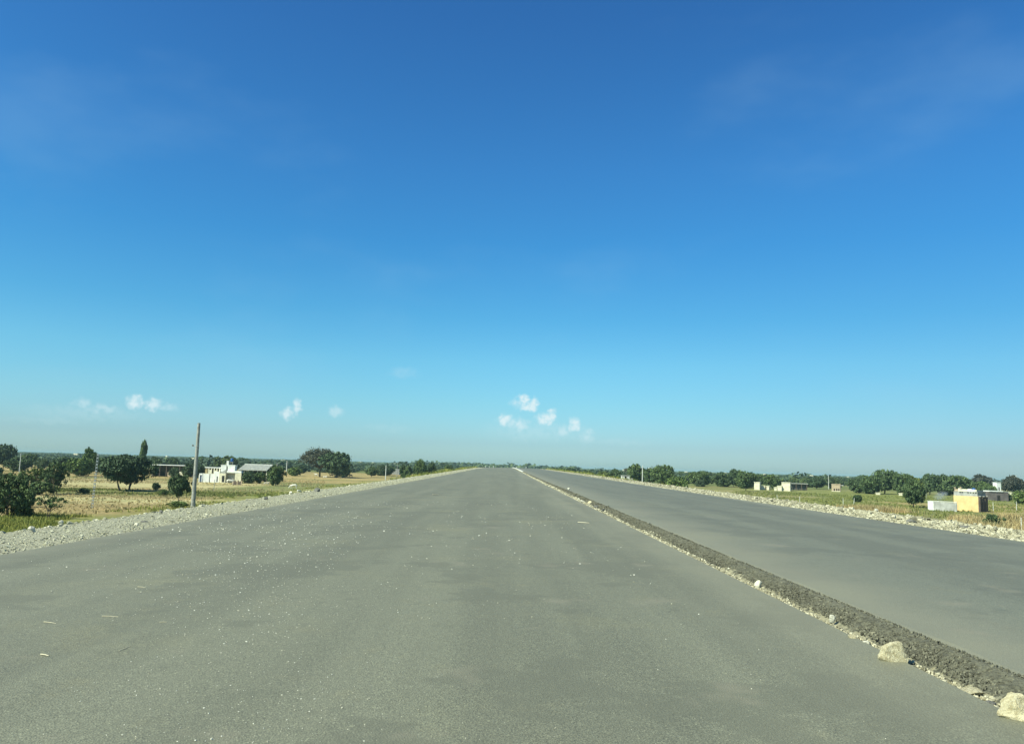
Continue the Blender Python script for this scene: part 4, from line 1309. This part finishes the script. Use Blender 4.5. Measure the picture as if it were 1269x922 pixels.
block(366, 583, 5, 6, GREYP, 'greyish house half hidden left of the thorn tree', Y=420)
block(1116, 614, 4, 2.4, CREAM, rzv=-.45, label='cream wall piece between the trunks of the grove', door=False, name='wall_block', cat='wall', dep=.4)
block(1088, 613, 5, 2, CREAM, rzv=-.45, label='pale wall stub at the foot of the grove', door=False, name='wall_block', cat='wall', dep=.4)
block(1238, 604, 5, 6, WHITE, 'white house seen behind the grey shed at the right', Y=300)
block(1195, 600, 6, 5, CREAM, 'cream house over the trees behind the yellow hut', Y=380)
block(1256, 616, 5, 5, CREAM, 'cream wall stub under the pole near the right edge', door=False, name='wall_block', cat='wall')
block(574.5, 585, 2.4, 4.0, WHITE, 'tiny bright white block on the far left verge', Y=300, door=False, name='cement_block', cat='block', dep=.8)
block(806, 587, 3, 7, WHITE, 'small white house peeping over the trees right of the white pole', Y=420)
block(40, 577, 4, 6, WHITE, 'small white house in the belt at the far left', Y=330)
block(62, 572, 3, 6, WHITE, 'tiny white far house on the skyline at the far left', Y=520)

# marker posts and stones at the crest
for (px, py, lab) in [(602, 577.2, 'leftmost small white marker post at the crest'), (606.5, 577.6, 'second small white marker post at the crest'), (611.5, 577.4, 'brightest white marker post at the crest, right of the others'),
                      (640, 578.4, 'white marker post right of the kerb end at the crest'), (652, 578.0, 'white marker post farther right at the crest')]:
    Yp = 345
    q = on(px, py, Yp)
    o = tag(empty('marker_post', (q.x, q.y, float(rz(Yp)))), lab, 'marker post', 'white marker posts at the crest')
    bm = bmesh.new(); hgt = max(q.z - o.location.z, .45)
    tube(bm, [(0, 0, -.1), (0, 0, hgt * .8), (0, 0, hgt)], [.09, .08, .06], 8)
    bm_obj('post', bm, WHITE, o)

# far white houses near the skyline
hm = None
zl = [(0, 225, 'small pale far house near the skyline left of the concrete pole'), (225, 320, 'small pale far house near the skyline above the farmhouse'),
      (320, 372, 'small pale far house near the skyline just left of the thorn tree'), (372, 470, 'small pale far house near the skyline just right of the thorn tree'),
      (470, 540, 'small pale far house over the clump beside the far left verge'), (540, 640, 'small pale far house near the skyline just left of the crest'),
      (640, 700, 'small pale far house near the skyline just right of the crest'), (700, 765, 'small pale far house near the skyline above the yellow green bushes'),
      (765, 815, 'small pale far house near the skyline above the roadside hut'), (815, 870, 'small pale far house near the skyline above the green verge bush'),
      (870, 935, 'small pale far house near the skyline just left of the cream walls'), (935, 1030, 'small pale far house near the skyline above the cream buildings'), (1030, 1400, 'small pale far house near the skyline right of the small tan house')]
bm = bmesh.new(); box(bm, -1, 1, 0, 1.2, -.3, 1); box(bm, -1.05, 1.05, -.05, 1.25, 1, 1.08); box(bm, -.2, .15, -.02, .05, 0, .7); box(bm, .5, .75, -.02, .05, .4, .7)
tmp = bm_obj('far_house', bm, CREAM); hm = tmp.data; bpy.data.objects.remove(tmp)
hm.materials.append(DARK)
for i, pl in enumerate(hm.polygons):
    if 12 <= i < 24: pl.material_index = 1
for (px, dd, sw) in [(92, 900, 3.2), (118, 1500, 3), (205, 1400, 3.5), (238, 800, 3), (300, 1900, 4), (350, 900, 3), (447, 1300, 4), (462, 1300, 3), (489, 1100, 3.5), (524, 900, 3), (560, 1700, 4),
                     (585, 2200, 4), (655, 1600, 4), (676, 1100, 3), (690, 1800, 4), (720, 1300, 3.4), (742, 1500, 4), (774, 1200, 3.5), (800, 1900, 4.5), (832, 1000, 3), (850, 1500, 4),
                     (884, 1900, 5), (900, 1300, 4), (925, 900, 3), (948, 1400, 4), (1005, 1100, 3.5), (1050, 1700, 4.5), (1065, 1200, 4)]:
    q = on(px, 580, dd)
    o = bpy.data.objects.new('far_house', hm)
    g_ = float(gz(q.x, q.y))
    o.location = (q.x, q.y, g_ + .2); o.scale = (sw * .75, sw * .75, R.uniform(3.2, 4.6)); o.rotation_euler = (0, 0, R.uniform(-.7, .2))
    link(o)
    lab = next(z[2] for z in zl if z[0] <= px < z[1])
    tag(o, lab, 'house', lab.replace('small pale far house', 'far houses'))

# ------------------------------------------------------------------ animals
def quad(name, size, mt, pose):
    """one continuous skinned body; x forward"""
    me = bpy.data.meshes.new(name)
    lie = pose == 'lie'; gr = pose == 'graze'
    z0 = .34 if lie else .78
    V = [(-.55, 0, z0 + .02), (-.25, 0, z0), (.15, 0, z0 - .03), (.45, 0, z0 + .02)]
    Rr = [.17, .21, .22, .18]
    E = [(0, 1), (1, 2), (2, 3)]
    if gr: nk = [(.66, 0, z0 - .10), (.80, 0, z0 - .38), (.90, 0, z0 - .62)]
    else: nk = [(.64, 0, z0 + .18), (.78, 0, z0 + .34), (1.0, 0, z0 + .26)]
    rr = [.12, .095, .055]
    b = 3
    for v_, r_ in zip(nk, rr):
        V.append(v_); Rr.append(r_); E.append((b, len(V) - 1)); b = len(V) - 1
    for sx, hi in ((-1, 0), (1, 3)):
        for sy in (-1, 1):
            x = -.52 if sx < 0 else .42
            if lie: L_ = [(x, sy * .18, z0 - .12), (x + .22, sy * .26, .10), (x + .42, sy * .22, .05)]
            elif sx < 0: L_ = [(x, sy * .12, z0 - .18), (x + .06, sy * .13, .48), (x - .07, sy * .13, .27), (x - .02, sy * .13, .02)]
            else: L_ = [(x, sy * .11, z0 - .20), (x + .02, sy * .12, .38), (x, sy * .12, .16), (x + .01, sy * .12, .02)]
            b = hi
            for k, v_ in enumerate(L_):
                V.append(v_); Rr.append([.095, .055, .035, .038][k]); E.append((b, len(V) - 1)); b = len(V) - 1
    V.append((-.70, 0, z0 - .05)); Rr.append(.03); E.append((0, len(V) - 1))
    V.append((-.73, 0, z0 - .38)); Rr.append(.02); E.append((len(V) - 2, len(V) - 1))
    me.from_pydata([tuple(c * size for c in v_) for v_ in V], E, [])
    me.materials.append(mt)
    o = bpy.data.objects.new(name, me); link(o)
    sk = o.modifiers.new('skin', 'SKIN'); sk.use_smooth_shade = True
    for i, sv in enumerate(me.skin_vertices[0].data):
        sv.radius = (Rr[i] * size, Rr[i] * size * (1.0)); sv.use_root = (i == 1)
    ss_ = o.modifiers.new('sub', 'SUBSURF'); ss_.levels = 1; ss_.render_levels = 1
    hd = Vector(nk[1]) * size
    for sy in (-1, 1):
        bm = bmesh.new(); tube(bm, [(0, 0, 0), (-.03 * size, sy * .10 * size, .0), (-.05 * size, sy * .16 * size, -.04 * size)], [.03 * size, .045 * size, .01 * size], 6)
        e = bm_obj('ear', bm, mt, o); e.location = hd + Vector((0, sy * .05 * size, .05 * size))
        bm = bmesh.new(); tube(bm, [(0, 0, 0), (-.03 * size, sy * .06 * size, .08 * size), (.02 * size, sy * .08 * size, .15 * size)], [.022 * size, .016 * size, .005 * size], 6)
        e = bm_obj('horn', bm, STONE_D, o); e.location = hd + Vector((-.02 * size, sy * .04 * size, .07 * size))
    return o


HW = mat('white_hair', (.74, .70, .58), .9, .08, 3)
HB = mat('black_hide', (.035, .032, .03), .7, .2, 3)
HT = mat('tan_hair', (.50, .44, .34), .9, .1, 3)


def beast(px, py, size, mt, pose, face, label, cat, Y=None, name=None, group=None):
    if Y is None: p = at(px, py)
    else: p = on(px, py, Y); p.z = float(gz(p.x, p.y))
    o = quad(name or cat, size, mt, pose)
    o.location = p; o.rotation_euler = (0, 0, face)
    return tag(o, label, cat, group)


beast(363.5, 606, .85, HW, 'graze', 3.3, 'larger white goat grazing behind the left shoulder rim', 'goat')
beast(360, 613.5, .55, HW, 'graze', 2.2, 'white kid goat nearest the gravel, in front of the larger goat', 'goat')
beast(370.5, 611.5, .55, HW, 'graze', .9, 'white goat just right of the larger grazing goat', 'goat')
beast(285, 600, .95, HW, 'graze', .4, 'white cow grazing before the farmhouse porch', 'cow')
beast(330, 602, .7, HT, 'stand', .2, 'pale calf standing by the trees before the long shed', 'calf')
CG = 'cattle in the shade of the thorn tree'
for (px, py, sz, m_, ps, fc, lb) in [
        (392, 590.5, 1.25, HW, 'stand', 3.0, 'white cow standing left of the herd under the thorn tree'),
        (402.5, 591.8, 1.1, HW, 'lie', .3, 'white cow lying below the trunk of the thorn tree'),
        (411, 591, 1.25, HB, 'stand', .2, 'black cow standing leftmost of the dark herd'),
        (416.5, 591.6, 1.2, HB, 'lie', 2.9, 'black cow lying second from the left in the dark herd'),
        (421, 590.8, 1.3, HB, 'stand', 3.3, 'black cow standing at the middle of the dark herd'),
        (426, 591.7, 1.2, HB, 'lie', .1, 'black cow lying right of the middle in the dark herd'),
        (430, 590.8, 1.25, HT, 'stand', .5, 'tan cow standing among the black ones'),
        (434.5, 591.6, 1.3, HB, 'stand', 2.8, 'black cow standing rightmost of the herd')]:
    beast(px, py, sz * .68, m_, ps, fc, lb, 'cow', group=CG)
beast(1136, 608, 1.2, HT, 'graze', 3.0, 'pale cow grazing left of the grey wall smoke', 'cow', Y=150)

# ------------------------------------------------------------------ smoke and haze
vm = bpy.data.materials.new('smoke'); vm.use_nodes = True
t = NT(vm.node_tree); SMK = t; vm.node_tree.nodes.remove(vm.node_tree.nodes['Principled BSDF'])
pv = t.n('ShaderNodeVolumePrincipled'); pv.inputs['Color'].default_value = (.85, .9, .97, 1); pv.inputs['Density'].default_value = .45
_o = t.n('ShaderNodeTexCoord').outputs['Object']
_f = t.mr(t.v('LENGTH', _o).outputs['Value'], 1.0, .1)
_f = t.m('MULTIPLY', _f, t.mr(t.noise(_o, 2.2, 4, .6), .35, .65))
vm.node_tree.links.new(t.m('MULTIPLY', _f, .75), pv.inputs['Density'])
vm.node_tree.links.new(pv.outputs[0], vm.node_tree.nodes['Material Output'].inputs['Volume'])
c = at(1166, 621)
bm = bmesh.new(); bmesh.ops.create_icosphere(bm, subdivisions=3, radius=1)
smk = bm_obj('smoke', bm, vm); smk.location = c + Vector((0, 0, 1.1)); smk.scale = (1.9, 1.3, 1.15); smk.rotation_euler = (0, math.radians(-22), 0)
tag(smk, 'thin bluish smoke drifting behind the grey boundary wall', 'smoke', kind='stuff')

hz = bpy.data.materials.new('haze'); hz.use_nodes = True
t = NT(hz.node_tree); hz.node_tree.nodes.remove(hz.node_tree.nodes['Principled BSDF'])
pv = t.n('ShaderNodeVolumePrincipled'); pv.inputs['Color'].default_value = (.50, .72, .74, 1); pv.inputs['Density'].default_value = 2.0e-4
hz.node_tree.links.new(pv.outputs[0], hz.node_tree.nodes['Material Output'].inputs['Volume'])
bm = bmesh.new(); box(bm, -9800, 9800, -800, 9500, -9, 7.5)
hb = bm_obj('haze', bm, hz)
tag(hb, 'pale blue haze lying over the plain', 'haze', kind='stuff')
